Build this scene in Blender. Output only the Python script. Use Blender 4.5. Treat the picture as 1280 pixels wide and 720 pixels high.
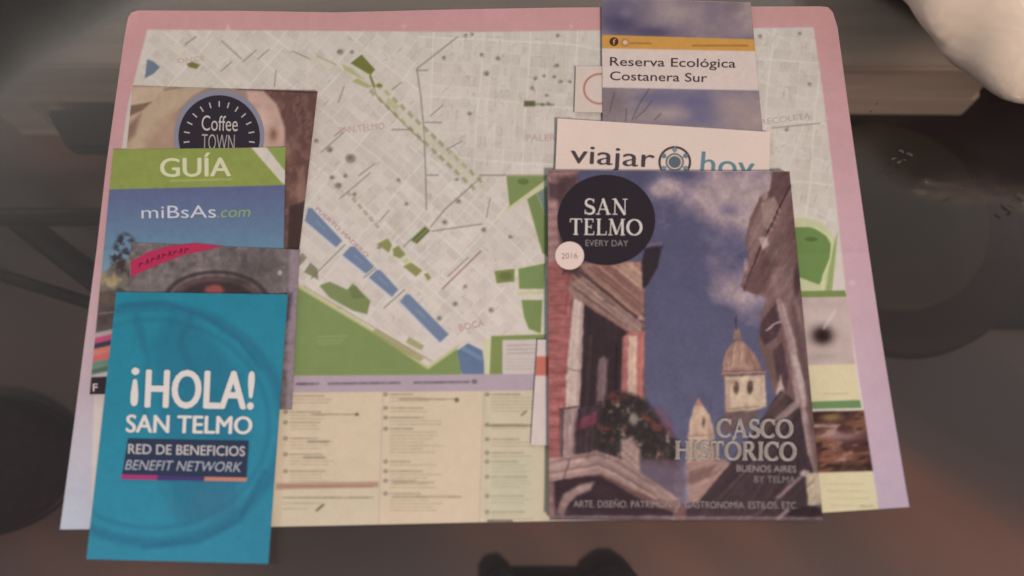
import bpy, math, random
import numpy as np

# ------------------------------------------------------------------ camera, world, lamp, exposure
scene = bpy.context.scene
for o in list(bpy.data.objects):
    bpy.data.objects.remove(o)
COL = scene.collection

FPX = 1100.0                      # focal length in photo pixels (1280 wide)
PITCH = math.radians(17.7)        # tilt away from straight down
HC = 0.50                         # camera height over the glass, metres
cd = bpy.data.cameras.new('camera')
cam = bpy.data.objects.new('camera', cd)
COL.objects.link(cam)
cam.location = (0, 0, HC)
cam.rotation_euler = (PITCH, 0, 0)
cd.sensor_width = 36.0
cd.lens = 36.0 * FPX / 1280.0
cd.clip_start = 0.01
cd.clip_end = 100
cd.dof.use_dof = True
cd.dof.focus_distance = 0.60
cd.dof.aperture_fstop = 3.9
scene.camera = cam

world = bpy.data.worlds.new('World')
scene.world = world
world.use_nodes = True
nt = world.node_tree
bg = nt.nodes['Background']
tc = nt.nodes.new('ShaderNodeTexCoord')
sep = nt.nodes.new('ShaderNodeSeparateXYZ')
nt.links.new(tc.outputs['Generated'], sep.inputs[0])
wr = nt.nodes.new('ShaderNodeValToRGB')     # a dim room: greyer towards the far wall, darker overhead
wr.color_ramp.elements[0].position = 0.05
wr.color_ramp.elements[0].color = (0.66, 0.555, 0.585, 1)
wr.color_ramp.elements[1].position = 0.62
wr.color_ramp.elements[1].color = (1.72, 1.60, 1.46, 1)
nt.links.new(sep.outputs['Y'], wr.inputs['Fac'])
nt.links.new(wr.outputs['Color'], bg.inputs['Color'])
bg.inputs['Strength'].default_value = 0.36

ld = bpy.data.lights.new('room_lamp', 'AREA')
ld.shape = 'DISK'
ld.size = 0.45
ld.energy = 63
ld.color = (1.0, 0.735, 0.60)
lamp = bpy.data.objects.new('room_lamp', ld)
COL.objects.link(lamp)
lamp.location = (0.8, -1.35, 2.2)
from mathutils import Vector
lamp.rotation_euler = (Vector((0.0, 0.15, 0)) - Vector(lamp.location)).to_track_quat('-Z', 'Y').to_euler()

scene.view_settings.view_transform = 'Standard'
scene.view_settings.look = 'None'
scene.view_settings.exposure = 0.0
scene.view_settings.gamma = 1.0
scene.cycles.caustics_reflective = False

# ------------------------------------------------------------------ helpers
SP, CP = math.sin(PITCH), math.cos(PITCH)

def at(px, py, z=0.0):
    """photo pixel(s) -> point on the level plane at height z"""
    px = np.asarray(px, float); py = np.asarray(py, float); z = np.asarray(z, float)
    dx = (px - 640.0) / FPX; dy = (360.0 - py) / FPX
    t = (HC - z) / (CP - dy * SP)
    return np.stack([t * dx, t * (SP + dy * CP), np.broadcast_to(z, t.shape) + 0 * t], -1)

def lin(c):
    c = np.asarray(c, float) / 255.0
    return np.where(c <= 0.04045, c / 12.92, ((c + 0.055) / 1.055) ** 2.4)

ILL = np.array([1.0, 0.775, 0.66])          # colour of the room light on white paper
def ink(c):
    """ink colour chosen under the room light -> its own reflectance"""
    c = np.asarray(c, float)
    y = (c @ np.array([0.3, 0.59, 0.11]))[..., None]
    k = np.clip((np.maximum(c[..., 1:2], c[..., 2:3]) - c[..., 0:1]) / 30.0, 0, 1)      # haze put into the colour: greens and blues dulled and lifted
    c = y + (c - y) * (1 - 0.26 * k) + 6 * k
    return np.clip((lin(c) - np.array([0.007, 0.006, 0.006])) / ILL, 0.006, 0.86)

def new_obj(name, mesh, parent=None, mat=None):
    o = bpy.data.objects.new(name, mesh)
    COL.objects.link(o)
    if mat is not None:
        mesh.materials.append(mat)
    if parent is not None:
        o.parent = parent
    return o

def thing(name, label, cat, loc, group=None):
    o = bpy.data.objects.new(name, None)
    COL.objects.link(o)
    o.location = loc
    o.empty_display_size = 0.02
    o['label'] = label; o['category'] = cat
    if group: o['group'] = group
    return o

def mesh_np(name, verts, faces):
    me = bpy.data.meshes.new(name)
    me.from_pydata([tuple(v) for v in verts], [], [tuple(f) for f in faces])
    me.update()
    return me

def nodes(name):
    m = bpy.data.materials.new(name); m.use_nodes = True
    return m, m.node_tree, m.node_tree.nodes['Principled BSDF']

def flat(name, col, rough=0.55, spec=0.4, noise=0.06, scale=400, metal=0.0):
    """plain material with a little grain; col = linear reflectance"""
    m, t, b = nodes(name)
    g = t.nodes.new('ShaderNodeNewGeometry')
    n = t.nodes.new('ShaderNodeTexNoise'); n.inputs['Scale'].default_value = scale
    n.inputs['Detail'].default_value = 3
    t.links.new(g.outputs['Position'], n.inputs['Vector'])
    r = t.nodes.new('ShaderNodeMapRange')
    r.inputs['To Min'].default_value = 1 - noise; r.inputs['To Max'].default_value = 1 + noise
    t.links.new(n.outputs['Fac'], r.inputs['Value'])
    mx = t.nodes.new('ShaderNodeVectorMath'); mx.operation = 'SCALE'
    mx.inputs[0].default_value = tuple(col)[:3]
    t.links.new(r.outputs['Result'], mx.inputs['Scale'])
    t.links.new(mx.outputs['Vector'], b.inputs['Base Color'])
    b.inputs['Roughness'].default_value = rough
    b.inputs['Specular IOR Level'].default_value = spec
    b.inputs['Metallic'].default_value = metal
    return m

def print_mat(name, rough=0.5, spec=0.35, grain=0.05):
    """printed paper: ink stored per vertex, fibre grain from noise"""
    m, t, b = nodes(name)
    a = t.nodes.new('ShaderNodeVertexColor'); a.layer_name = 'ink'
    g = t.nodes.new('ShaderNodeNewGeometry')
    n = t.nodes.new('ShaderNodeTexNoise'); n.inputs['Scale'].default_value = 900
    n.inputs['Detail'].default_value = 2; n.inputs['Roughness'].default_value = 0.7
    t.links.new(g.outputs['Position'], n.inputs['Vector'])
    r = t.nodes.new('ShaderNodeMapRange')
    r.inputs['From Min'].default_value = 0.25; r.inputs['From Max'].default_value = 0.75
    r.inputs['To Min'].default_value = 1 - grain; r.inputs['To Max'].default_value = 1 + grain
    t.links.new(n.outputs['Fac'], r.inputs['Value'])
    mx = t.nodes.new('ShaderNodeVectorMath'); mx.operation = 'SCALE'
    t.links.new(a.outputs['Color'], mx.inputs[0]); t.links.new(r.outputs['Result'], mx.inputs['Scale'])
    t.links.new(mx.outputs['Vector'], b.inputs['Base Color'])
    b.inputs['Roughness'].default_value = rough
    b.inputs['Specular IOR Level'].default_value = spec
    return m

PRINT = print_mat('printed_paper', 0.55, 0.3)
COATED = print_mat('coated_cover', 0.36, 0.45, 0.04)
PAPER = flat('page_edges', (0.62, 0.56, 0.56), 0.7, 0.2)
_inks = {}
def ink_mat(c):
    k = tuple(int(v) for v in c)
    if k not in _inks:
        _inks[k] = flat('ink_%02x%02x%02x' % k, ink(k), 0.5, 0.3, 0.05, 900)
    return _inks[k]

# ------------------------------------------------------------------ a small painter for the printed sheets
def vnoise(X, Y, s, seed, octv=4, gain=0.5):
    """smooth value noise in 0..1"""
    rng = np.random.RandomState(seed)
    out = np.zeros(X.shape); amp = 1.0; tot = 0.0
    for k in range(octv):
        T = rng.rand(64, 64)
        u = X / s + 100.3; v = Y / s + 57.7
        i = np.floor(u).astype(int); j = np.floor(v).astype(int)
        fu = u - i; fv = v - j
        fu = fu * fu * (3 - 2 * fu); fv = fv * fv * (3 - 2 * fv)
        g = lambda a, b: T[b % 64, a % 64]
        out += amp * ((g(i, j) * (1 - fu) + g(i + 1, j) * fu) * (1 - fv) + (g(i, j + 1) * (1 - fu) + g(i + 1, j + 1) * fu) * fv)
        tot += amp; amp *= gain; s *= 0.5
    return out / tot

class Sheet:
    def __init__(self, x0, y0, x1, y1, ss, base):
        self.x0, self.y0, self.ss = x0, y0, ss
        self.W = int((x1 - x0) * ss) + 1; self.H = int((y1 - y0) * ss) + 1
        self.A = np.zeros((self.H, self.W, 3)) + np.asarray(base, float)
        self.Y, self.X = np.mgrid[0:self.H, 0:self.W].astype(float)
        self.X = self.X / ss + x0; self.Y = self.Y / ss + y0
    def box(self, xa, ya, xb, yb):
        s = self.ss
        return (slice(max(0, int((ya - self.y0) * s)), min(self.H, int((yb - self.y0) * s) + 2)),
                slice(max(0, int((xa - self.x0) * s)), min(self.W, int((xb - self.x0) * s) + 2)))
    def blend(self, m, col, sl=None):
        sl = sl or (slice(None), slice(None))
        self.A[sl] += m[..., None] * (np.asarray(col, float) - self.A[sl])
    def sd(self, pts, sl, closed=True):
        X = self.X[sl]; Y = self.Y[sl]
        d = np.full(X.shape, 1e9); ins = np.zeros(X.shape, bool)
        n = len(pts)
        for i in range(n if closed else n - 1):
            ax, ay = pts[i]; bx, by = pts[(i + 1) % n]
            ex, ey = bx - ax, by - ay
            L = ex * ex + ey * ey + 1e-9
            t = np.clip(((X - ax) * ex + (Y - ay) * ey) / L, 0, 1)
            d = np.minimum(d, (X - ax - t * ex) ** 2 + (Y - ay - t * ey) ** 2)
            if closed and ay != by:
                ins ^= ((Y < ay) != (Y < by)) & (X < ex * (Y - ay) / (ey) + ax)
        d = np.sqrt(d)
        return np.where(ins, -d, d) if closed else d
    def mask(self, pts, soft=1.2, closed=True, w=0.0):
        xs = [p[0] for p in pts]; ys = [p[1] for p in pts]
        pad = soft + w + 1
        sl = self.box(min(xs) - pad, min(ys) - pad, max(xs) + pad, max(ys) + pad)
        if self.X[sl].size == 0:
            return None, sl
        d = self.sd(pts, sl, closed) - (0 if closed else w * 0.5)
        return np.clip(0.5 - d / soft, 0, 1), sl
    def poly(self, pts, col, a=1.0, soft=1.2):
        m, sl = self.mask(pts, soft)
        if m is not None: self.blend(m * a, col, sl)
    def line(self, pts, w, col, a=1.0, soft=1.2):
        m, sl = self.mask(pts, soft, False, w)
        if m is not None: self.blend(m * a, col, sl)
    def oval(self, cx, cy, rx, ry, col, a=1.0, soft=1.2, ring=None):
        sl = self.box(cx - rx - soft - 2, cy - ry - soft - 2, cx + rx + soft + 2, cy + ry + soft + 2)
        if self.X[sl].size == 0: return
        r = np.hypot((self.X[sl] - cx) / rx, (self.Y[sl] - cy) / ry)
        d = (r - 1) * min(rx, ry)
        if ring: d = np.abs(d) - ring * 0.5
        self.blend(np.clip(0.5 - d / soft, 0, 1) * a, col, sl)
    def blob(self, cx, cy, rx, ry, col, a=1.0):
        sl = self.box(cx - 2.5 * rx, cy - 2.5 * ry, cx + 2.5 * rx, cy + 2.5 * ry)
        if self.X[sl].size == 0: return
        r2 = ((self.X[sl] - cx) / rx) ** 2 + ((self.Y[sl] - cy) / ry) ** 2
        self.blend(np.exp(-r2) * a, col, sl)
    def grain(self, s, amp, seed, pts=None, octv=3):
        n = (vnoise(self.X, self.Y, s, seed, octv) - 0.5) * 2
        if pts is not None:
            m, sl = self.mask(pts, 3.0)
            f = np.zeros(n.shape); f[sl] = m; n = n * f
        self.A *= (1 + amp * n)[..., None]
    def streaks(self, pts, ang, amp, long=40, short=3, seed=0):
        '''mouldings, courses and roof lines: fine light and dark streaks running one way'''
        m, sl = self.mask(pts, 3)
        if m is None: return
        c, s = math.cos(math.radians(ang)), math.sin(math.radians(ang))
        u = self.X[sl] * c + self.Y[sl] * s; v = -self.X[sl] * s + self.Y[sl] * c
        n = vnoise(u * short / long, v, short, seed, 3, .6)
        self.A[sl] *= (1 + amp * m * np.clip((n - .5) * 3.2, -1, 1))[..., None]
    def rough(self, amp, s, seed):
        '''ragged, photographic edges: pull the picture about by a pixel or two'''
        dx = (vnoise(self.X, self.Y, s, seed, 3, .6) - .5) * 2 * amp; dy = (vnoise(self.X, self.Y, s, seed + 1, 3, .6) - .5) * 2 * amp
        self.A = self.sample(self.X + dx, self.Y + dy)
    def soften(self, n=1):
        for _ in range(n):
            P = np.pad(self.A, ((1, 1), (1, 1), (0, 0)), mode='edge')
            P = (P[:-2] + 2 * P[1:-1] + P[2:]) / 4
            self.A = (P[:, :-2] + 2 * P[:, 1:-1] + P[:, 2:]) / 4
    def sample(self, px, py):
        u = np.clip((px - self.x0) * self.ss, 0, self.W - 1.001); v = np.clip((py - self.y0) * self.ss, 0, self.H - 1.001)
        i = u.astype(int); j = v.astype(int); fu = (u - i)[..., None]; fv = (v - j)[..., None]
        A = np.clip(self.A, 4, 255)
        return (A[j, i] * (1 - fu) + A[j, i + 1] * fu) * (1 - fv) + (A[j + 1, i] * (1 - fu) + A[j + 1, i + 1] * fu) * fv

def polyline(pts, n):
    pts = np.asarray(pts, float)
    d = np.r_[0, np.cumsum(np.hypot(*np.diff(pts, axis=0).T))]
    t = np.linspace(0, d[-1], n)
    return np.stack([np.interp(t, d, pts[:, 0]), np.interp(t, d, pts[:, 1])], -1)

def grid_px(top, right, bottom, left, nu, nv):
    """Coons patch of pixel positions; top/bottom run left to right, left/right run top to bottom"""
    T, B, L, R = polyline(top, nu), polyline(bottom, nu), polyline(left, nv), polyline(right, nv)
    u = np.linspace(0, 1, nu)[None, :, None]; v = np.linspace(0, 1, nv)[:, None, None]
    P = (1 - v) * T[None] + v * B[None] + (1 - u) * L[:, None] + u * R[:, None]
    P -= (1 - u) * (1 - v) * T[0] + u * (1 - v) * T[-1] + (1 - u) * v * B[0] + u * v * B[-1]
    return P

def sheet_mesh(name, P, zf, thick, sheet, origin, side=(0.6, 0.55, 0.55)):
    """painted top, plain underside and edges: one closed thin sheet"""
    nv, nu = P.shape[:2]
    u = np.linspace(0, 1, nu)[None, :] * np.ones((nv, 1)); v = np.linspace(0, 1, nv)[:, None] * np.ones((1, nu))
    z = zf(u, v)
    top = at(P[..., 0], P[..., 1], z).reshape(-1, 3) - np.asarray(origin)
    idx = np.arange(nv * nu).reshape(nv, nu)
    q = np.stack([idx[1:, :-1], idx[1:, 1:], idx[:-1, 1:], idx[:-1, :-1]], -1).reshape(-1, 4)
    ring = np.concatenate([idx[0, :], idx[1:, -1], idx[-1, -2::-1], idx[-2:0:-1, 0]])
    nr = len(ring); base = nv * nu
    low = top[ring].copy(); low[:, 2] -= thick
    k = np.arange(nr); k2 = (k + 1) % nr
    sd = np.stack([ring[k2], base + k2, base + k, ring[k]], -1)
    sd = sd[:, ::-1]
    V = np.concatenate([top, low]); F = np.concatenate([q, sd])
    me = bpy.data.meshes.new(name)
    me.vertices.add(len(V)); me.vertices.foreach_set('co', V.astype(np.float32).ravel())
    me.loops.add(F.size); me.loops.foreach_set('vertex_index', F.astype(np.int32).ravel())
    me.polygons.add(len(F)); me.polygons.foreach_set('loop_start', (np.arange(len(F)) * 4).astype(np.int32))
    try: me.polygons.foreach_set('loop_total', np.full(len(F), 4, np.int32))
    except Exception: pass
    me.update(calc_edges=True); me.validate()
    c = ink(sheet.sample(P[..., 0], P[..., 1])).reshape(-1, 3)
    c = np.concatenate([c, np.tile(np.asarray(side), (nr, 1))])
    c = np.concatenate([c, np.ones((len(c), 1))], 1)
    ca = me.color_attributes.new('ink', 'FLOAT_COLOR', 'POINT')
    ca.data.foreach_set('color', c.astype(np.float32).ravel())
    return me

def slab(name, quad, z0, z1, parent, mat, origin, inset=0.0, n=1):
    """block of pages with a flat outline given by four corners"""
    q = np.asarray([at(x, y, z1) for x, y in quad])
    c = q.mean(0); q = c + (q - c) * (1 - inset)
    V = []; F = []
    for k in range(n):
        za = z0 + (z1 - z0) * k / n; zb = z0 + (z1 - z0) * (k + 0.86 if n > 1 else 1) / n
        s = 1 - 0.0022 * (k % 2) - 0.001 * ((k * 7) % 3)
        b = len(V)
        for zz in (za, zb):
            for p in q:
                pp = c + (p - c) * s
                V.append((pp[0] - origin[0], pp[1] - origin[1], zz - origin[2]))
        F += [(b, b + 3, b + 2, b + 1), (b + 4, b + 5, b + 6, b + 7)] + [(b + i, b + (i + 1) % 4, b + 4 + (i + 1) % 4, b + 4 + i) for i in range(4)]
    V = np.array(V); me = mesh_np(name, V, [tuple(reversed(f)) for f in F])
    return new_obj(name, me, parent, mat)

# ---- lettering: outlines laid on a paper surface, from a baseline and a cap height in the layout
def glyphs(s, offset=0.0, shear=0.0, spacing=1.0):
    cu = bpy.data.curves.new('lettering', 'FONT')
    cu.body = s; cu.offset = offset; cu.shear = shear; cu.space_character = spacing
    cu.resolution_u = 4
    o = bpy.data.objects.new('lettering', cu); COL.objects.link(o)
    dg = bpy.context.evaluated_depsgraph_get()
    me = bpy.data.meshes.new_from_object(o.evaluated_get(dg))
    V = np.array([v.co[:] for v in me.vertices]); F = [tuple(p.vertices) for p in me.polygons]
    bpy.data.objects.remove(o); bpy.data.curves.remove(cu); bpy.data.meshes.remove(me)
    return V, F

CAPH = None
def put(name, V, F, bl, br, cap, z, mat, parent, origin, capv, up=None, x0=None, x1=None, zstep=None):
    x0 = V[:, 0].min() if x0 is None else x0; x1 = V[:, 0].max() if x1 is None else x1
    u = (V[:, 0] - x0) / (x1 - x0); v = V[:, 1] / capv
    bl = np.array(bl, float); br = np.array(br, float)
    d = br - bl
    if up is None:
        up = np.array([d[1], -d[0]]) / np.hypot(*d)
    else:
        up = np.array(up, float) / np.hypot(*up)
    P = bl + u[:, None] * d + (v * cap)[:, None] * up
    zz = z if zstep is None else z + zstep
    W = at(P[:, 0], P[:, 1], zz(P) if callable(zz) else zz) - np.asarray(origin)
    me = mesh_np(name, W, F)
    # letters face up
    if len(me.polygons) and sum(p.normal.z * p.area for p in me.polygons) < 0:
        me.flip_normals()
    return new_obj(name, me, parent, mat)

def text(name, s, bl, br, cap, z, col, parent, origin, offset=0.0, shear=0.0, up=None, spacing=1.0, bold=0.0):
    V, F = glyphs(s, offset, shear, spacing)
    st = None
    if bold:                                  # heavier strokes: shifted repeats of the outlines, each a hair above the last
        n = len(V); sh = [(-bold, 0), (bold, 0), (0, bold * .45), (0, -bold * .45)]
        st = np.repeat(np.arange(len(sh)) * 6e-6, n)
        F = [tuple(k * n + i for i in f) for k in range(len(sh)) for f in F]
        V = np.concatenate([V + np.array([a, b, 0]) for a, b in sh])
    return put(name, V, F, bl, br, cap, z, ink_mat(col), parent, origin, 0.73, up, None, None, st)

# serif capitals drawn as strokes: stems, hairlines, bowls, feet
def stroke(pts, w, V, F, Z):
    pts = np.asarray(pts, float); n = len(pts)
    w = np.broadcast_to(np.asarray(w, float), (n,))
    t = np.gradient(pts, axis=0); t /= np.hypot(t[:, 0], t[:, 1])[:, None] + 1e-9
    nn = np.stack([-t[:, 1], t[:, 0]], -1)
    b = sum(len(v) for v in V)
    V.append(np.concatenate([pts + nn * w[:, None] / 2, pts - nn * w[:, None] / 2]))
    z = (Z[-1][0] if Z else 0) + 1
    Z.append(np.full(2 * n, z))
    for i in range(n - 1):
        F.append((b + i, b + n + i, b + n + i + 1, b + i + 1))

def arc(cx, cy, rx, ry, a0, a1, n=26):
    a = np.radians(np.linspace(a0, a1, n))
    return np.stack([cx + rx * np.cos(a), cy + ry * np.sin(a)], -1)

def serif_glyph(ch):
    """strokes of one capital in a 1-unit-high box, with its advance width"""
    S, h, sf = 0.17, 0.07, 0.06
    st = []
    foot = lambda x, y, r=0.15: st.append(([(x - r, y), (x + r, y)], sf))
    def stem(x, w=S): st.append(([(x, 0), (x, 1)], w)); foot(x, 0.03); foot(x, 0.97)
    if ch == 'I': stem(0.2); return st, 0.42
    if ch == 'L':
        stem(0.2); st.append(([(0.2, 0.03), (0.66, 0.03)], sf)); st.append(([(0.66, 0), (0.68, 0.24)], 0.06)); return st, 0.72
    if ch == 'T':
        st.append(([(0.4, 0), (0.4, 1)], S)); foot(0.4, 0.03, 0.17)
        st.append(([(0.02, 0.965), (0.78, 0.965)], 0.07)); st.append(([(0.03, 0.76), (0.05, 0.98)], 0.06)); st.append(([(0.77, 0.76), (0.75, 0.98)], 0.06)); return st, 0.82
    if ch == 'E':
        stem(0.2)
        for y, x in ((0.965, 0.62), (0.5, 0.5), (0.035, 0.66)): st.append(([(0.2, y), (x, y)], 0.07))
        st.append(([(0.62, 1.0), (0.61, 0.78)], 0.06)); st.append(([(0.66, 0), (0.68, 0.23)], 0.06)); st.append(([(0.5, 0.38), (0.5, 0.62)], 0.05)); return st, 0.74
    if ch == 'H':
        stem(0.2); stem(0.82); st.append(([(0.2, 0.51), (0.82, 0.51)], h)); return st, 1.02
    if ch == 'N':
        st.append(([(0.2, 0), (0.2, 1)], h)); foot(0.2, 0.03); foot(0.14, 0.97, 0.12)
        st.append(([(0.17, 1), (0.83, 0)], S)); st.append(([(0.83, 0), (0.83, 1)], h)); foot(0.83, 0.97); return st, 1.0
    if ch == 'A':
        st.append(([(0.12, 0), (0.45, 1)], h)); st.append(([(0.42, 1), (0.78, 0)], S)); st.append(([(0.22, 0.33), (0.66, 0.33)], h)); foot(0.12, 0.03, 0.13); foot(0.78, 0.03, 0.16); return st, 0.92
    if ch == 'M':
        st.append(([(0.17, 0), (0.22, 1)], h)); foot(0.17, 0.03, 0.14); st.append(([(0.22, 1), (0.58, 0.05)], S)); st.append(([(0.58, 0.05), (0.94, 1)], h))
        st.append(([(0.96, 0), (0.94, 1)], S)); foot(0.97, 0.03, 0.15); foot(0.16, 0.97, 0.1); foot(1.0, 0.97, 0.1); return st, 1.14
    th = lambda n: 0.07 + 0.12 * np.abs(np.cos(np.radians(n)))
    if ch in 'OÓ':
        a = np.linspace(0, 360, 44); st.append((arc(0.5, 0.5, 0.43, 0.465, 0, 360, 44), th(a)))
        if ch == 'Ó': st.append(([(0.48, 1.08), (0.66, 1.3)], [0.08, 0.15]))
        return st, 1.0
    if ch == 'C':
        a = np.linspace(42, 318, 36); st.append((arc(0.5, 0.5, 0.43, 0.465, 42, 318, 36), th(a))); st.append(([(0.83, 0.68), (0.83, 0.98)], 0.06)); return st, 0.9
    if ch == 'S':
        p = np.concatenate([arc(0.36, 0.74, 0.25, 0.225, 25, 235, 18), arc(0.34, 0.26, 0.28, 0.225, 60, -155, 20)])
        st.append((p, np.r_[np.linspace(0.07, 0.12, 10), np.linspace(0.13, 0.19, 10), np.linspace(0.19, 0.08, 18)]))
        st.append(([(0.6, 0.72), (0.6, 0.98)], 0.055)); st.append(([(0.07, 0.02), (0.07, 0.3)], 0.055)); return st, 0.7
    if ch == 'R':
        stem(0.2); p = np.concatenate([[(0.2, 0.97)], arc(0.42, 0.745, 0.24, 0.225, 90, -90, 18), [(0.2, 0.52)]]); st.append((p, np.r_[0.07, 0.07 + 0.1 * np.cos(np.radians(np.linspace(90, -90, 18))), 0.07]))
        st.append(([(0.42, 0.53), (0.8, 0.02)], S)); foot(0.82, 0.03, 0.1); return st, 0.92
    return [], 0.4

def serif(name, s, bl, br, cap, z, col, parent, origin, fat=0.0, up=None):
    V, F, Z = [], [], []; x = 0.0
    for ch in s:
        st, adv = serif_glyph(ch)
        for pts, w in st:
            pts = np.asarray(pts, float) + np.array([x, 0])
            if len(pts) == 2: pts = pts[0] + np.linspace(0, 1, 4)[:, None] * (pts[1] - pts[0]); w = np.interp(np.linspace(0, 1, 4), np.linspace(0, 1, np.size(w)), np.atleast_1d(w))
            stroke(pts, np.maximum(np.asarray(w, float) + fat, 0.015), V, F, Z)
        x += adv * 1.07
    V = np.concatenate(V); Z = np.concatenate(Z)
    return put(name, V, F, bl, br, cap, z, ink_mat(col), parent, origin, 1.0, up, 0.0, x, (Z % 40) * 4e-6)

def disc(name, cx, cy, rx, ry, z, mat, parent, origin, inner=0.0, a0=0, a1=360, n=72):
    a = np.radians(np.linspace(a0, a1, n))
    P = np.stack([cx + rx * np.cos(a), cy - ry * np.sin(a)], -1)
    if inner > 0:
        Q = np.stack([cx + rx * inner * np.cos(a), cy - ry * inner * np.sin(a)], -1)
    else:
        Q = np.tile([[cx, cy]], (n, 1))
    W = at(np.r_[P[:, 0], Q[:, 0]], np.r_[P[:, 1], Q[:, 1]], z) - np.asarray(origin)
    F = [(i, i + 1, n + i + 1, n + i) if inner > 0 else (i, i + 1, n + i) for i in range(n - 1)]
    me = mesh_np(name, W, F)
    return new_obj(name, me, parent, mat)

def patch(name, pts, z, mat, parent, origin):
    W = np.asarray([at(x, y, z) for x, y in pts]) - np.asarray(origin)
    me = mesh_np(name, W, [tuple(range(len(pts)))])
    if me.polygons[0].normal.z < 0: me.flip_normals()
    return new_obj(name, me, parent, mat)

def merge(objs, name):
    """join flat lettering pieces of one line into one mesh (same parent)"""
    base = objs[0]; V = []; F = []; mats = []; MI = []
    for o in objs:
        b = len(V); V += [v.co[:] for v in o.data.vertices]
        for p in o.data.polygons: F.append(tuple(b + i for i in p.vertices)); MI.append(len(mats))
        mats.append(o.data.materials[0])
    me = bpy.data.meshes.new(name); me.from_pydata(V, [], F)
    for m in mats: me.materials.append(m)
    me.polygons.foreach_set('material_index', MI); me.update()
    par = base.parent
    for o in objs: bpy.data.objects.remove(o)
    return new_obj(name, me, par)

R = random.Random(7)

# ------------------------------------------------------------------ the setting: floor, things under the glass, the glass
def box_px(name, quad, z0, z1, mat, parent=None, origin=(0, 0, 0), bevel=0.003):
    """box whose top outline is given on the level z1, going straight down to z0"""
    q = [at(x, y, z1) for x, y in quad]
    V = [(p[0] - origin[0], p[1] - origin[1], zz - origin[2]) for zz in (z0, z1) for p in q]
    F = [(0, 1, 2, 3), (7, 6, 5, 4)] + [(i, 4 + i, 4 + (i + 1) % 4, (i + 1) % 4) for i in range(4)]
    me = mesh_np(name, V, F)
    import bmesh
    bm = bmesh.new(); bm.from_mesh(me)
    bmesh.ops.recalc_face_normals(bm, faces=bm.faces)
    if bevel: bmesh.ops.bevel(bm, geom=bm.edges[:], offset=bevel, segments=2, affect='EDGES')
    bm.to_mesh(me); bm.free()
    return new_obj(name, me, parent, mat)

def lathe(name, prof, mat, parent=None, loc=(0, 0, 0), n=64, sx=1.0, sy=1.0):
    V = []; F = []
    for r, z in prof:
        for k in range(n):
            a = 2 * math.pi * k / n
            V.append((loc[0] + r * sx * math.cos(a), loc[1] + r * sy * math.sin(a), loc[2] + z))
    m = len(prof)
    for i in range(m - 1):
        for k in range(n):
            F.append((i * n + k, i * n + (k + 1) % n, (i + 1) * n + (k + 1) % n, (i + 1) * n + k))
    F.append(tuple(range(n - 1, -1, -1))); F.append(tuple((m - 1) * n + k for k in range(n)))
    me = mesh_np(name, V, F)
    for p in me.polygons: p.use_smooth = len(p.vertices) == 4
    return new_obj(name, me, parent, mat)

def tube(name, path, r, mat, parent=None, n=14):
    V = []; F = []
    path = [Vector(p) for p in path]
    for i, p in enumerate(path):
        d = (path[min(i + 1, len(path) - 1)] - path[max(i - 1, 0)]).normalized()
        s = d.cross(Vector((0, 0, 1)))
        s = s.normalized() if s.length > 1e-4 else Vector((1, 0, 0))
        t = s.cross(d)
        rr = r[i] if hasattr(r, '__len__') else r
        for k in range(n):
            a = 2 * math.pi * k / n
            V.append(tuple(p + s * rr * math.cos(a) + t * rr * math.sin(a)))
    for i in range(len(path) - 1):
        for k in range(n):
            F.append((i * n + k, i * n + (k + 1) % n, (i + 1) * n + (k + 1) % n, (i + 1) * n + k))
    F.append(tuple(range(n - 1, -1, -1))); F.append(tuple((len(path) - 1) * n + k for k in range(n)))
    me = mesh_np(name, V, F)
    import bmesh
    bm = bmesh.new(); bm.from_mesh(me); bmesh.ops.recalc_face_normals(bm, faces=bm.faces); bm.to_mesh(me); bm.free()
    for p in me.polygons: p.use_smooth = len(p.vertices) == 4
    return new_obj(name, me, parent, mat)

ZF = -0.44
# floor: brown stone with rusty diagonal veins
m, t, b = nodes('floor_stone')
g = t.nodes.new('ShaderNodeNewGeometry')
mp = t.nodes.new('ShaderNodeMapping'); mp.inputs['Scale'].default_value = (2.2, 8.5, 1); mp.inputs['Location'].default_value = (1.7, 2.3, 0)
mr = t.nodes.new('ShaderNodeMapping'); mr.inputs['Rotation'].default_value = (0, 0, math.radians(42))
t.links.new(g.outputs['Position'], mr.inputs['Vector']); t.links.new(mr.outputs['Vector'], mp.inputs['Vector'])
n1 = t.nodes.new('ShaderNodeTexNoise'); n1.inputs['Scale'].default_value = 0.8; n1.inputs['Detail'].default_value = 1.5
t.links.new(mp.outputs['Vector'], n1.inputs['Vector'])
cr = t.nodes.new('ShaderNodeValToRGB')
cr.color_ramp.elements[0].position = 0.36; cr.color_ramp.elements[0].color = (0.085, 0.080, 0.088, 1)
cr.color_ramp.elements[1].position = 0.68; cr.color_ramp.elements[1].color = (0.27, 0.145, 0.115, 1)
e = cr.color_ramp.elements.new(0.5); e.color = (0.13, 0.100, 0.098, 1)
t.links.new(n1.outputs['Fac'], cr.inputs['Fac'])
t.links.new(cr.outputs['Color'], b.inputs['Base Color']); b.inputs['Roughness'].default_value = 0.6
fl = new_obj('floor', mesh_np('floor', [(-4, -3, ZF), (4, -3, ZF), (4, 5, ZF), (-4, 5, ZF)], [(0, 1, 2, 3)]), None, m)
fl['kind'] = 'structure'

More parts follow.
